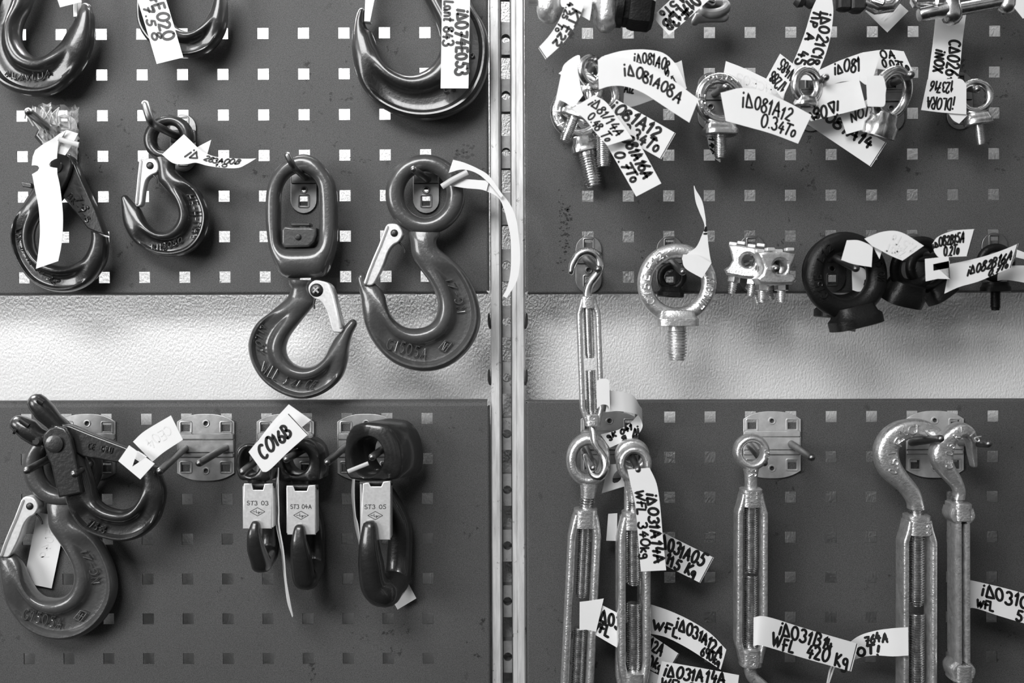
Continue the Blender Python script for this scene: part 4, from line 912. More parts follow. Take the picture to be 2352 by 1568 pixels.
for s, pts in (('CE 0.5', ((560,370),(556,300),(570,235))), ('R14 16', ((590,205),(640,155),(728,210)))):
    P = smooth(pts, 4)
    def fn(u, v, P=P):
        f = u*(len(P) - 1); i = min(int(f), len(P) - 2); q = P[i] + (P[i+1] - P[i])*(f - i); d = (P[i+1] - P[i])/np.hypot(*(P[i+1] - P[i])); nrm = np.array((d[1], -d[0]))
        q = q + nrm*38*(v - .5); return off(1940 + q[0]/2.42, 920 + q[1]/2.42, D, 9.1)
    emboss(mb, s, fn, (0, 0, 1, 1), .0006)
mb.build('raised_lettering', M['galv'], t)

# ---------------------------------------------------------------- wire rope clips on one peg
def rope_clip(label, px, py, D, s, roll, yaw, pitch=0):
    t = thing('wire_rope_clip', label, 'rope clip', at(px, py, D), 'wire rope clips on one peg'); P = pose(px, py, D, roll, yaw, pitch); k = mmpx(D)/1000*s
    R2 = Matrix.Translation(at(px, py, D)) @ Matrix.Rotation(math.radians(yaw), 4, 'Z') @ Matrix.Translation(-at(px, py, D))
    cr, sr = math.cos(math.radians(roll))*s, math.sin(math.radians(roll))*s
    q = lambda pts: [(px + x*cr - y*sr, py + x*sr + y*cr) for x, y in pts]
    mb = MB(); plate(mb, [q([(-46,-32),(-20,-35),(20,-34),(48,-30),(44,-12),(36,2),(33,18),(42,20),(50,31),(40,43),(0,45),(-38,43),(-48,30),(-36,20),(-30,4),(-38,-14)]), q(circ(9, 1, 17))], D, 19*s, 0, 2.6); xf(mb, 0, R2); mb.build('saddle', M['galv'], t, sharp=60)
    mb = MB()
    for i, x in enumerate((-36, -14, 10, 34)):
        mb.box((x*k, (-14 if i % 2 else -2)*k, (37 + 3*(i % 2))*k), (10*k, 0, .002*k), (0, 10*k, 0), (0, 0, 4.2*k), 1.6*k)
    xf(mb, 0, P); mb.build('grip_teeth', M['latch'], t)
    mb = MB(); tube(mb, [Vector(p)*k for p in [(-24, 16, -50)] + [(-24*math.cos(a), 20 + 12*math.sin(a), 6 + 18*math.sin(a)) for a in [math.pi*i/12 for i in range(13)]] + [(24, 16, -50)]], 9.5*k, 12); xf(mb, 0, P); mb.build('u_bolt', M['zinc'], t)
    for x in (-24, 24):
        mb = MB(); lathe(mb, (x*k, 10*k, -42*k), (x*k, 10*k, -58*k), [(0, 15*k), (.1, 17*k), (.9, 17*k), (1, 15*k)], 6); xf(mb, 0, P); mb.build('nut', M['zinc'], t, sharp=25)
        mb = MB(); thread(mb, (x*k, 10*k, -56*k), (x*k, 10*k, -86*k), 11*k, 4.5*k, 16); xf(mb, 0, P); mb.build('thread_end', M['galv'], t)
    return t
rope_clip('front wire rope clip with bright teeth, the peg poking through it', 1776, 612, 62, .95, 0, 6)
rope_clip('wire rope clip behind the front one, leaning left', 1713, 598, 34, .92, 9, -22)
rope_clip('rearmost wire rope clip, its threads slanting down between the others', 1743, 628, 15, .78, -16, 20)

# ---------------------------------------------------------------- shackles cut by the top of the frame
D = 66
t = thing('bow_shackle', 'galvanised bow shackle with a dark nut, cut by the top edge', 'shackle', at(1325, -40, D))
mb = MB(); rtube(mb, [off(*p, D) for p in ((1262, 24), (1262, -20), (1255, -70), (1262, -120), (1300, -165), (1345, -165), (1384, -120), (1392, -60), (1391, 0), (1391, 46))], [.0112, .0112, .0095, .0088, .0088, .0088, .0088, .0095, .0108, .0108], 18, up=(0, 1, 0), flat=1.35); mb.build('bow', M['galv'], t)
mb = MB(); lathe(mb, off(1215, -4, D), off(1440, 14, D), [(0, .006), (1, .006)], 16); mb.build('shackle_pin', M['galv'], t)
mb = MB(); a, b = off(1410, 18, D), off(1500, 26, D); lathe(mb, a, b, [(0, .0115), (.1, .0150), (.35, .0150), (.38, .0165), (.5, .0178), (.9, .0178), (1, .0150)], 6)
lathe(mb, off(1412, 18, D), off(1432, 20, D), [(0, .015), (.1, .0165), (.9, .0165), (1, .015)], 20); mb.build('dark_nut', M['black'], t, sharp=25)['label'] = 'dark hexagon nut'
D = 46
t = thing('swivel_eye', 'small grey eye fitting at the top edge beside the 1.5 To label', 'fitting', at(1640, 20, D))
mb = MB(); tube(mb, [off(1640 + 27*math.cos(a), 20 + 15*math.sin(a) - 4*math.cos(a), D, 4*math.sin(a)) for a in [2*math.pi*i/28 for i in range(28)]], .0044, 12, closed=True, up=(0, 1, 0), flat=1.5); mb.build('eye_ring', M['dull'], t)
mb = MB(); rtube(mb, [off(1662, 38, D), off(1625, 38, D), off(1600, 42, D), off(1596, 50, D)], [.005, .0052, .005, .0035], 12); mb.build('eye_shank', M['dull'], t)
mb = MB(); rtube(mb, [off(1600, -20, D, 3), off(1618, 0, D, 6), off(1632, 10, D, 7)], [.0046, .0044, .0034], 12); mb.build('link_end', M['zinc'], t)
t = thing('shackle', 'dark fitting at the top edge above the label TIP A', 'fitting', at(1862, -10, D))
mb = MB(); rtube(mb, [off(1842, -60, D), off(1840, -8, D), off(1862, 8, D), off(1888, 4, D), off(1894, -60, D)], .0052, 12); mb.build('bow', M['bolt'], t)
mb = MB(); lathe(mb, off(1826, -4, D), off(1848, 4, D), [(0, .005), (.5, .007), (1, .005)], 14); mb.build('pin_head', M['bolt'], t)
t = thing('jaw_swivel', 'dark jaw swivel at the top edge over the blank diamond shaped label', 'fitting', at(2000, -10, D))
mb = MB(); mb.box(off(1938, 8, D), (.0060, 0, 0), (0, .006, 0), (0, 0, .0068), .002); mb.box(off(1968, 8, D), (.0062, 0, 0), (0, .0075, 0), (0, 0, .0078), .002); mb.build('jaw_block', M['bolt'], t)
mb = MB(); rtube(mb, [off(1975, -30, D), off(1985, 4, D), off(2012, 18, D), off(2045, 14, D), off(2062, -8, D), off(2068, -60, D)], [.004, .0055, .006, .006, .0055, .005], 12); mb.build('jaw', M['zinc'], t)
mb = MB(); rtube(mb, [off(2000, 6, D, 5), off(2020, 17, D, 8), off(2024, 8, D, 8)], .0022, 10); mb.build('split_pin', M['zinc'], t)
D = 60
t = thing('bolt_shackle', 'polished shackle with a long bolt at the top right corner', 'shackle', at(2200, 10, D))
mb = MB(); lathe(mb, off(2110, 35, D), off(2170, 22, D), [(0, .0052), (.06, .0062), (.6, .0062), (1, .0085)], 20); mb.build('bolt_end', M['zinc'], t)
mb = MB(); rtube(mb, [off(2186, 34, D), off(2180, 0, D), off(2172, -60, D), off(2190, -120, D), off(2290, -120, D), off(2312, -60, D), off(2316, -10, D), off(2312, 14, D)], [.0092, .0088, .006, .006, .006, .006, .0075, .0080], 18); mb.build('bow', M['zinc'], t)
mb = MB(); lathe(mb, off(2190, 24, D), off(2310, 2, D), [(0, .0056), (1, .0056)], 20); mb.build('bolt', M['zinc'], t)
mb = MB(); lathe(mb, off(2095, -6, D), off(2160, -8, D), [(0, .004), (.05, .009), (.7, .009), (.8, .011), (1, .011)], 6); mb.build('nut', M['zinc'], t, sharp=25)
# ---------------------------------------------------------------- paper tags
class Strip:
    def __init__(s, rows, D, sc=None, n=6):
        R = []
        for r in rows:
            (ax, ay), (bx, by), *d = r; da = d[0] if d else D; db = d[1] if len(d) > 1 else da
            if sc: ax, ay, bx, by = sc[1] + ax/sc[0], sc[2] + ay/sc[0], sc[1] + bx/sc[0], sc[2] + by/sc[0]
            R.append(tuple(at(ax, ay, da)) + tuple(at(bx, by, db)))
        S = smooth(R, n) if len(R) > 2 else [np.array(R[0])*(1 - i/4) + np.array(R[1])*(i/4) for i in range(5)]
        s.a = [Vector(q[:3]) for q in S]; s.b = [Vector(q[3:]) for q in S]
        m = [(x + y)/2 for x, y in zip(s.a, s.b)]; L = [0]
        for p, q in zip(m, m[1:]): L.append(L[-1] + (q - p).length)
        s.L = [l/L[-1] for l in L]
    def seg(s, u):
        for i in range(len(s.L) - 2):
            if u < s.L[i+1]: break
        else: i = len(s.L) - 2
        return i, (u - s.L[i])/max(s.L[i+1] - s.L[i], 1e-9)
    def nrm(s, i):
        j = min(max(i, 0), len(s.a) - 2); t = (s.a[j+1] + s.b[j+1]) - (s.a[j] + s.b[j]); w = (s.b[j] + s.b[j+1]) - (s.a[j] + s.a[j+1])
        n = t.cross(w)
        n = n.normalized() if n.length > 1e-12 else Vector((0, -1, 0))
        v = CPOS - s.a[j]
        return n if n.dot(v) > 0 else -n
    def fn(s, u, v):
        i, f = s.seg(u); n0, n1 = s.nrm(max(i-1, 0)) + s.nrm(i), s.nrm(i) + s.nrm(i+1)
        n0 = n0*(1 - f) + n1*f
        n0 = n0.normalized() if n0.length > 1e-6 else s.nrm(i)
        return (s.a[i]*(1 - f) + s.a[i+1]*f)*(1 - v) + (s.b[i]*(1 - f) + s.b[i+1]*f)*v, n0
    def mesh(s, mb, th=.00032):
        rows = []
        for i in range(len(s.a)):
            n = s.nrm(i-1) + s.nrm(i); n = (n.normalized() if n.length > 1e-6 else s.nrm(i))*th/2
            f = [s.a[i].lerp(s.b[i], k/3) + n for k in range(4)]; b = [s.a[i].lerp(s.b[i], k/3) - n for k in range(4)]
            rows.append(f + b[::-1])
        mb.grid(rows, cv=True); n = len(mb.v); mb.f += [tuple(range(n - 8*len(rows), n - 8*len(rows) + 8)), tuple(range(n - 8, n))]
        return mb
C9, C10, C11, C12, C13, C14, C15, C16 = (3.408, 1200, 0), (3.7326, 1750, 0), (3.5635, 1280, 420), (3.3034, 1640, 500), (4.355, 1260, 840), (3.842, 1270, 1160), (2.4194, 1640, 920), (2.42, 1940, 920)
C3, C4, C5, C6 = (3.2667, 0, 220), (2.5286, 540, 320), (2.6125, 0, 880), (2.9036, 500, 900)
def paper(label, rows, D, sc=None, text=(), wid=.0015, border=None, extra=(), ghost=False, tie=None, jit=.16, name='paper_tag'):
    S = Strip(rows, D, sc); mb = MB(); S.mesh(mb); o = mb.build(name, M['paper'], None, sharp=60)
    tag(o, label, 'tag')
    ib = MB()
    for tx, box, *w in text: ink(ib, tx, S.fn, box, (w[0] if w else wid)*1.12, jit)
    if ib.v: ib.build('handwriting', M['ghost' if ghost else 'ink'], o, flat=True)
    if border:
        bb = MB(); ink(bb, ([[(0, 0), (1, 0)]], 1), lambda u, v: S.fn(border, .01 + .98*u), (0, 0, 1, 1), .0007); bb.build('dark_end_line', M['ink'], o, flat=True)  # dark line drawn across the tag near its end
    for r, d in extra:
        eb = MB()
        if len(r) and isinstance(r[0], list): plate(eb, [mapc(q, *sc) if sc else q for q in r], d, .4, 0, 0)
        else: Strip(r, d, sc).mesh(eb)
        eb.build('folded_end', M['paper'], o, sharp=60)
    if tie:
        pts, d, r = tie; tb = MB(); tube(tb, [at(*(mapc([p], *sc)[0] if sc else p), d) for p in pts], r, 8, flat=.45, up=(0, 1, 0)); tb.build('nylon_tie', M['tie'], o)
    return o
# upper left
paper('blank white tag corner beside the slim latch in the top left corner', [((100,-95), (152,-108)), ((138,17), (187,5))], 40)
paper('white tag ending in 4E020 written downwards on the second top hook', [((283,-100), (344,-114)), ((322,20), (384,8)), ((360,147), (421,132))], 44, None, [('id074E020', (.06, .48, .82, .93), .0022), ('8 7.5 8', (.34, .1, .80, .42), .0019)])
paper('white tag reading ID074E053 written downwards on the largest top hook', [((1016,-60), (1081,-60)), ((1014,80), (1078,80)), ((1012,203), (1076,203))], 46, None, [('id074E053', (.31, .52, .885, .95), .0024), ('Lant 843', (.235, .06, .63, .42), .0019)])
paper('long blank curved tag hanging in front of the film wrapped hook', [((243,596), (431,588)), ((262,700), (452,690)), ((290,840), (472,880)), ((300,1010), (470,1030)), ((290,1150), (458,1140)), ((270,1297), (437,1240))], 50, C3,
      extra=[([[(265,408), (246,455), (238,522), (262,521), (284,525), (295,540), (284,562), (262,576), (240,588), (243,600), (431,592), (430,541), (400,538), (376,531), (368,515), (384,491), (408,476), (428,470), (430,420), (440,345), (500,256), (445,285), (395,322), (320,365)]], 50), ([((500,255), (586,282)), ((470,330), (545,360)), ((430,430), (490,446))], 46)], tie=([(440,322), (510,348), (592,366)], 52, .0022))
paper('bent white tag across the ring of the small dark hook, written 283A00B', [((1215,440), (1380,288)), ((1300,505), (1470,375)), ((1400,512), (1500,405)), ((1470,502), (1540,428)), ((1560,525), (1610,455)), ((1680,541), (1720,467)), ((1790,540), (1850,472)), ((1860,508), (1924,469))], 46, C3,
      [('id', (.20, .42, .36, .86)), ('283A00B', (.42, .42, .84, .90), .0013), ('1.0', (.58, .08, .72, .34), .0011)], extra=[([((1480,385), (1440,470)), ((1530,358), (1500,455)), ((1585,330), (1556,436))], 42)])
paper('blank white ribbon tag curling from the large hook over the upright', [((1440,292), (1468,232)), ((1525,335), (1552,318)), ((1560,400), (1602,385)), ((1578,470), (1632,460)), ((1598,560), (1646,550)), ((1602,680), (1656,680)), ((1598,780), (1645,790)), ((1580,860), (1622,850)), ((1555,908), (1577,922))], 40, C4,
      extra=[([((1240,195), (1266,118)), ((1320,175), (1330,135)), ((1400,195), (1410,170)), ((1470,250), (1478,215)), ((1545,340), (1556,325))], 44), ([((1240,266), (1246,225)), ((1330,282), (1330,230)), ((1420,290), (1440,238)), ((1460,300), (1475,240))], 42)], tie=([(1200,275), (1260,236), (1350,190)], 46, .0026))
# lower left
paper('white tag folded round the dark two pronged hook, its blank end up to the right', [((915,470), (798,350)), ((985,412), (870,285)), ((1098,338), (1026,192))], 62, C5, [('CE04', (.85, .75, .2, .4), .001)], ghost=True, extra=[([[(775,372), (928,482), (842,576), (710,466)], [(827,405), (856,422), (882,440), (838,470), (794,500), (810,452)]], 70)])
paper('blank white tag hanging inside the grey eye hook at lower left', [((140,1196), (310,1230)), ((180,1000), (352,1030)), ((226,775), (398,800))], 4, C5, [('C5049', (.9, .7, .4, .4), .001)], ghost=True)
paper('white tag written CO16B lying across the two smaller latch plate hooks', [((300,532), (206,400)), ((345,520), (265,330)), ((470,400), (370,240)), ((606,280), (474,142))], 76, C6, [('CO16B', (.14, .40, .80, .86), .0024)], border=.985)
paper('blank white tag just behind the one written CO16B', [((330,420), (262,335)), ((480,300), (370,195)), ((622,186), (474,82))], 66, C6)
paper('tag dangling edge on between the two smaller latch plate hooks', [((395,500), (408,505), 20, 60), ((386,640), (406,640), 20, 60), ((396,780), (410,790), 22, 58), ((388,880), (412,890), 24, 58), ((420,1050), (441,1060), 22, 58), ((444,1250), (458,1250), 24, 56), ((464,1400), (482,1390), 26, 54), ((498,1502), (504,1494), 34, 46)], 40, C6)
paper('tag hanging behind the largest latch plate hook, only its edge and corner showing', [((899,560), (915,560), 6, 30), ((892,680), (912,680), 6, 30), ((904,800), (920,820), 6, 28), ((914,890), (938,890), 6, 28), ((948,1035), (958,1052), 8, 26)], 20, C6, extra=[([((1200,1450), (1120,1310)), ((1325,1375), (1258,1250))], 8)], tie=([(868,530), (930,505), (1005,475)], 74, .0018))
# top right
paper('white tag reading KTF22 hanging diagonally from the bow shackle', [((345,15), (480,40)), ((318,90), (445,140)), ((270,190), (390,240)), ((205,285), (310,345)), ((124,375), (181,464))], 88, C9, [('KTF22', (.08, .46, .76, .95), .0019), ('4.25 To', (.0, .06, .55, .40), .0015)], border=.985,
      extra=[([((300,-60), (550,-60)), ((302,40), (545,20)), ((345,65), (537,95)), ((440,112), (526,161))], 84)])
paper('white tag reading D017F13B and 1.5 To at the top edge', [((1330,-165), (1510,-45)), ((1180,-22), (1335,112)), ((1015,130), (1146,275))], 64, C9, [('id017F13B', (.05, .46, .94, .9), .0024), ('1.5To', (.4, .06, .87, .4), .002)])
paper('white tag reading ID021C18 and TIP A hanging down from the top edge', [((475,-20), (602,-10)), ((425,90), (612,110)), ((375,260), (590,300)), ((320,410), (552,450)), ((265,540), (505,570)), ((200,680), (460,690))], 52, C10, [('id021C18A', (.17, .5, .92, .9), .002), ('TIP A', (.15, .08, .52, .40), .002), ('45', (.66, .06, .82, .42), .002)])
paper('blank grey white tag hanging like a diamond from the dark jaw swivel', [((885,95), (1060,-70)), ((980,186), (1160,10)), ((1075,278), (1256,95))], 22, C10, [('M N', (.2, .2, .7, .8), .001)], ghost=True)
paper('white tag reading CD026 INOX hanging from the polished shackle', [((1492,110), (1752,110)), ((1470,330), (1720,350)), ((1440,560), (1694,590)), ((1400,860), (1640,830))], 32, C10, [('Cd026+', (.31, .55, .80, .95), .002), ('iNOX', (.44, .12, .70, .44), .002)])
paper('blank white tag corner in the top right corner of the picture', [((2095,-20), (2320,-170)), ((2170,75), (2400,-70)), ((2238,160), (2470,20))], 66, C10)
# left bunch of eye bolts
paper('white tag reading ID081A08A curving right from the front eye bolt', [((598,700), (590,470)), ((690,674), (645,438)), ((800,676), (785,455)), ((930,720), (960,513)), ((1060,800), (1130,598)), ((1180,880), (1260,688)), ((1306,960), (1378,775))], 90, C9, [('id081A08A', (.25, .40, .84, .82), .0017)])
paper('white tag written ID081A08 arching behind the front one of the left bunch', [((640,560), (640,435)), ((780,560), (780,398)), ((940,570), (945,387)), ((1060,610), (1095,412)), ((1110,690), (1192,492)), ((1140,760), (1246,590)), ((1180,800), (1286,690))], 74, C9, [('id081A08', (.32, .40, .72, .85), .0015), ('0.17To', (.70, .30, .96, .6), .0012)])
paper('white tag end with a dark edge sticking out behind the arching label', [((1100,560), (1060,430)), ((1180,610), (1180,490)), ((1282,688), (1246,473)), ], 58, C9)
paper('grey white tag half hidden under the label reading ID081A08A', [((790,832), (800,640)), ((870,832), (900,650)), ((1055,768), (1010,670))], 62, C9, [('A12', (.0, .55, .3, .9))])
paper('blank white paper wrapped round the eye bolts at the left of the bunch', [((262,772), (300,590)), ((330,800), (330,500)), ((395,835), (445,432)), ((440,790), (440,560)), ((475,745), (455,690))], 76, C9, extra=[([((282,575), (300,560)), ((330,600), (440,440))], 70)])
paper('white tag ending in 14A and 0.48 To slanting over the left bunch', [((385,850), (560,745)), ((490,935), (655,800)), ((575,1040), (755,935)), ((665,1140), (858,1080))], 92, C9, [('id81/14A', (.1, .52, .88, .88), .0014), ('0.48 To', (.28, .08, .90, .42), .0014)])
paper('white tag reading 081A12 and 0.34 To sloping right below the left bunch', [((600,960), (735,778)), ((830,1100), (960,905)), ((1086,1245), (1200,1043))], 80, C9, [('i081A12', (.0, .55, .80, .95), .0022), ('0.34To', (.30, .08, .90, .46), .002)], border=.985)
paper('lowest white tag under the left bunch, reading 081A16A and 0.7 To', [((560,955), (760,900)), ((670,1152), (895,1090)), ((890,1538), (1087,1435))], 84, C9, [('081A16A', (.28, .55, .86, .93), .0021), ('0.7To', (.44, .08, .84, .42), .002)])
# middle and right of that row
paper('white tag reading ID081A12 and 0.34 To in front of the eye bolt', [((1667,278), (1655,213)), ((1712,290), (1714,202)), ((1772,307), (1790,226)), ((1833,330), (1864,264))], 86, None, [('id081A12', (.22, .50, .80, .88), .0016), ('0.34To', (.46, .10, .92, .45), .0016)])
paper('shaded white tag sticking out above the eye bolt with the 0.34 To label', [((1560,660), (1592,478)), ((1750,710), (1760,545)), ((2040,800), (2060,690))], 34, C9, [('CHCE05', (.9, .7, .2, .3), .001)], ghost=True)
paper('narrow shaded tag hanging below the eye bolt with the 0.34 To label', [((1445,1055), (1505,1055)), ((1460,1150), (1525,1165)), ((1500,1230), (1545,1232)), ((1546,1270), (1551,1266))], 26, C9, [('14X', (.1, .15, .7, .85), .0014)])
paper('small white tag with upside down writing left of the small eye nut', [((25,695), (155,460)), ((100,755), (232,520)), ((175,845), (300,580))], 60, C10, [('V485', (.95, .92, .2, .55), .0015), ('1/288', (.9, .42, .1, .08), .0015)])
paper('white tag written ID081 rising right from the small eye nut', [((520,750), (480,605)), ((680,702), (660,522)), ((840,690), (846,455))], 52, C10, [('id081', (.36, .38, 1.0, .88), .0017)], extra=[([((838,690), (848,453)), ((900,725), (930,460)), ((962,640), (1012,466))], 56)])
paper('shaded white tag written 0A behind the sideways eye nut', [((900,580), (860,450)), ((1100,605), (1060,425)), ((1302,632), (1216,440))], 38, C10, [('0A', (.38, .58, .72, .95), .0016), ('0.07To', (.38, .12, .95, .5), .0016)])
paper('white tag with ID081 upside down between the two bright eye nuts', [((420,1038), (330,940)), ((560,1005), (520,752)), ((720,965), (700,705)), ((892,920), (832,680))], 70, C10, [('id081', (.60, .46, .04, .04), .0019)])
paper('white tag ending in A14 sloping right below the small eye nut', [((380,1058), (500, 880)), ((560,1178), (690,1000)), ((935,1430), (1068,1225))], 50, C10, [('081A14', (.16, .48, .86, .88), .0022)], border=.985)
paper('small white tag written NO beside the sideways eye nut', [((725,1150), (670,985)), ((830,1120), (790,920)), ((940,1088), (905,850))], 60, C10, [('NO/', (.3, .45, .98, .85), .0016)])
paper('white paper wrapped round the ring of the sideways eye nut', [((905,912), (893,655)), ((975,914), (985,648)), ((1050,905), (1040,660)), ((1060,800), (1066,760))], 90, C10)
paper('white tag with upside down writing wrapped on the lone eye bolt', [((1752,725), (1752,980)), ((1700,676), (1690,976)), ((1560,679), (1520,962)), ((1420,682), (1365,943))], 50, C10, [('123716', (.35, .08, .90, .40), .0015), ('iDLORA', (.28, .55, .92, .92), .0015)], extra=[([((1590,960), (1690,965)), ((1640,1030), (1740,970)), ((1690,1060), (1760,990))], 48)])
# middle row
paper('twisted white tag standing up from the large bright eye bolt', [((1040,600), (1262,655)), ((1090,560), (1250,600)), ((1140,520), (1236,500)), ((1178,440), (1229,430)), ((1205,350), (1217,345)), ((1160,230), (1212,280)), ((1132,150), (1186,150)), ((1119,50), (1136,60)), ((1118,22), (1122,24))], 54, C11, [('id', (.34, .9, .45, .3), .0016)],
      extra=[([((1020,620), (1030,585)), ((1050,700), (1140,590)), ((1185,780), (1262,655))], 58)])
paper('grey backed white tag above the biggest black eye bolt', [((1200,215), (1140,158)), ((1240,235), (1282,105)), ((1345,290), (1420,110)), ((1430,325), (1592,212))], 84, C12, [('1.5To', (.95, .85, .45, .5), .0014), ('Z80T', (.85, .4, .4, .1), .0014)], ghost=True, extra=[([((965,320), (1008,170)), ((1060,352), (1100,172)), ((1195,374), (1205,215))], 82), ([((1215,235), (1190,215)), ((1255,312), (1275,245))], 80)])
paper('white tag hanging inside the ring of the biggest black eye bolt', [((1050,548), (1045,368)), ((1100,560), (1135,385)), ((1160,540), (1196,470))], 46, C12, [('1AA', (.7, .3, 1.0, .6), .0012)])
paper('white tag end showing under the collar of the biggest black eye bolt', [((887,828), (892,770)), ((1070,866), (1085,800))], 36, C12)
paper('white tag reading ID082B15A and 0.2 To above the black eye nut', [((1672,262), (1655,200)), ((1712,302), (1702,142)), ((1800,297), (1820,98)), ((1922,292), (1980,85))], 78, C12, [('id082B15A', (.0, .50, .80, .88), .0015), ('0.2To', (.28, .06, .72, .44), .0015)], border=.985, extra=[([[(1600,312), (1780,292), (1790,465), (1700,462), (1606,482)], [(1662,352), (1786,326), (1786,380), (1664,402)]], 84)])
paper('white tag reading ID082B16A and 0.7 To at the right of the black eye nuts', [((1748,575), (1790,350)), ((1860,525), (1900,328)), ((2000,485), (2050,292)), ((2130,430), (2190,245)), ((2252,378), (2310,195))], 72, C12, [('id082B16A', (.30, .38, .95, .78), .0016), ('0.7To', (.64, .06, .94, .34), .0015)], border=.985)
paper('white tag cut by the right edge beside the small black eye bolt', [((2150,478), (2152,430)), ((2220,472), (2212,372)), ((2352,492), (2352,362)), ((2450,520), (2450,380))], 46, C12, extra=[([((2290,300), (2300,242)), ((2352,314), (2352,262)), ((2420,335), (2420,290))], 46)])
# lower right
paper('white tag curled into a loop on the slim turnbuckle', [((520,685), (612,818)), ((680,645), (722,770)), ((800,585), (842,725)), ((885,500), (900,680)), ((935,440), (940,600)), ((905,390), (905,505), 40), ((850,300), (860,478), 46), ((760,262), (770,460), 50), ((680,255), (670,452), 52), ((605,243), (570,462), 54)], 32, C13, [('gK 041', (.04, .42, .30, .05), .0018), ('id R', (.38, .95, .16, .55), .0018)],
      extra=[([((484,430), (480,150)), ((530,388), (530,128)), ((590,395), (592,134)), ((614,445), (608,170))], 58)])
paper('white tag with a rounded slot below the two turnbuckle eyes', [((530,1275), (535,1262)), ((770,1203), (762,1190))], 24, C13, extra=[([[(590,1000), (612,986), (700,980), (768,1200), (532,1272)], [(640,1120), (655,1080), (690,1040), (716,1030), (730,1100), (720,1140), (690,1165), (655,1172), (640,1160)]], 25)])
paper('vertical white tag reading ID031A14A and WFL 340 kg on the turnbuckle eye', [((1441,1078), (1492,1074)), ((1448,1110), (1508,1110)), ((1459,1160), (1516,1160)), ((1466,1240), (1523,1240)), ((1472,1312), (1530,1309))], 72, None, [('id031A1hA', (.25, .52, .93, .94), .0022), ('WFL 340kg', (.22, .06, .88, .42), .0018)])
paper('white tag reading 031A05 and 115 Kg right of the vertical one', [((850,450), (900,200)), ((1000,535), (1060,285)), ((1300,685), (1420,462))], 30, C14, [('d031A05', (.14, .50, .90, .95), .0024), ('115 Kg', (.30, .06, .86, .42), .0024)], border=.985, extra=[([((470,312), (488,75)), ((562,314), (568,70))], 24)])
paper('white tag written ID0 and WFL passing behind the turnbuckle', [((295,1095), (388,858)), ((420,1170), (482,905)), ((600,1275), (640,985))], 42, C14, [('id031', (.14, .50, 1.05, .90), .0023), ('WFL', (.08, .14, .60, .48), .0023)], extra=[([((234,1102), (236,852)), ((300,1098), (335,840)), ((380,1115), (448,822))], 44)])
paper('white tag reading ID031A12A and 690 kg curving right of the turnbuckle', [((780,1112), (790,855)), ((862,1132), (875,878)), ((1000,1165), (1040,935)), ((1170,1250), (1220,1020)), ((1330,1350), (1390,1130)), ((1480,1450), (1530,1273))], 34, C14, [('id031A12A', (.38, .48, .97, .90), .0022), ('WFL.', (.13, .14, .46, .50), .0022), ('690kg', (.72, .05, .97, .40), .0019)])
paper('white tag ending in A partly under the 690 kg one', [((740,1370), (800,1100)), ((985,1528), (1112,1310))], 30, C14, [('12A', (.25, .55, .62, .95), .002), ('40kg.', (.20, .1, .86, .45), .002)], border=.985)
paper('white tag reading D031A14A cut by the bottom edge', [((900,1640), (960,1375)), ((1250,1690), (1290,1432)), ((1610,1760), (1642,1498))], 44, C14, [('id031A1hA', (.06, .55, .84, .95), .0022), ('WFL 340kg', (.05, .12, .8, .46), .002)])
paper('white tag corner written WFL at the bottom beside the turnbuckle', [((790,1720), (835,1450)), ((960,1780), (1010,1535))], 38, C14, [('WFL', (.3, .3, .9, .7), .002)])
paper('white tag reading ID031B14 and 420 Kg on the single eye turnbuckle', [((218,1363), (220,1203), 62), ((272,1361), (296,1200), 64), ((500,1430), (530,1272), 58), ((762,1504), (802,1350), 54)], 56, C15, [('id031B1h', (.24, .52, .77, .94), .0022), ('WFL  420 Kg', (.19, .06, .95, .50), .0022)], border=.985)
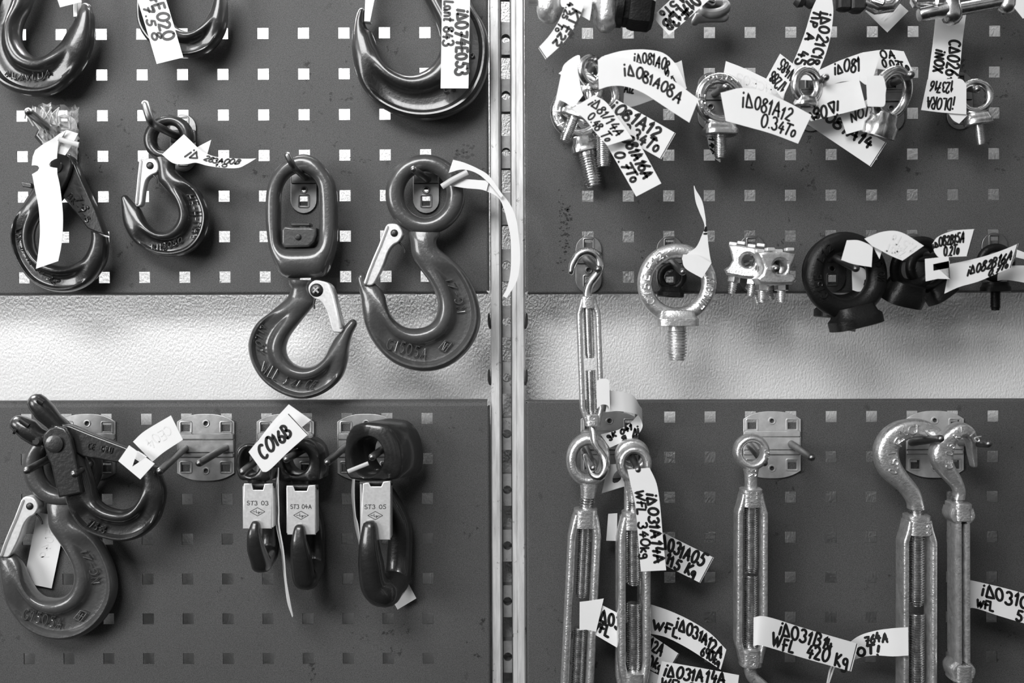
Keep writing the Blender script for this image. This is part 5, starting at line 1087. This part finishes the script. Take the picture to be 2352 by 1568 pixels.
paper('white tag written OT! wrapped on the large left hook turnbuckle', [((10,1460), (-15,1380), 30), ((90,1426), (70,1312), 36), ((170,1415), (160,1280), 42), ((268,1420), (258,1265), 50), ((355,1415), (353,1258), 54)], 50, C16, [('764A', (.38, .52, .72, .88), .002), ('OT!', (.24, .05, .58, .46), .0024)])
paper('white tag reading ID031C and WFL cut by the right edge', [((670,1162), (682,995)), ((722,1152), (728,1003)), ((860,1196), (870,1036)), ((1010,1240), (1020,1076)), ((1150,1276), (1160,1112))], 42, C16, [('id031C', (.17, .50, .69, .92), .0022), ('WFL', (.12, .08, .32, .40), .002), ('540', (.58, .02, .85, .40), .0022)])
# straw string below the 420 Kg tag
t = thing('straw_string', 'thin straw string hanging below the tag reading 420 Kg', 'string', at(1908, 1532, 46))
for d in (0, 7): 
    s = MB(); tube(s, [at(1912 + d, 1526, 46), at(1906 + d, 1540, 46), at(1899 + d*.3, 1575, 46), at(1895, 1610, 46)], .0009, 6); s.build('strand', M['tie'], t)
# crumpled film round the top of the self locking hook
rnd = random.Random(3); mb = MB(); rows = []
for i in range(15):
    f = i/14; row = []
    for k in range(40):
        a = 2*math.pi*k/40; j = 1 + rnd.uniform(-.16, .16); cx = 272 + 150*1.0*f*.35 + 140; w = 148*(1 - .25*f)*j + (10 if i < 2 else 0)
        row.append(off((cx + w*math.cos(a))/3.2667, 220 + (95 + 330*f + rnd.uniform(-12, 12) + (rnd.uniform(-18, 10) if i == 0 else 0))/3.2667, 27, 17*math.sin(a)*(1 + rnd.uniform(-.25, .25))*(1 - .3*f)))
    rows.append(row)
mb.grid(rows, cv=True); o = mb.build('plastic_film', M['film'], None, sharp=25); tag(o, 'crumpled clear plastic film wrapped round the top of the self locking hook', 'plastic wrap')

for i in range(11):
    x0 = rnd.uniform(265, 555); x1 = x0 + rnd.uniform(-70, 70); y0 = rnd.uniform(92, 130); y1 = y0 + rnd.uniform(60, 190)
    s = MB(); tube(s, [off(x/3.2667, 220 + y/3.2667, 27, 15 + q) for x, y, q in smooth([(x0, y0, 0), (x0*.6 + x1*.4 + rnd.uniform(-16, 16), (y0 + y1)/2, 4), (x1, y1, 1)], 4)], .0007, 6); s.build('crease_glint', M['tie'], o)  # white strands stand in for highlights along the film's creases
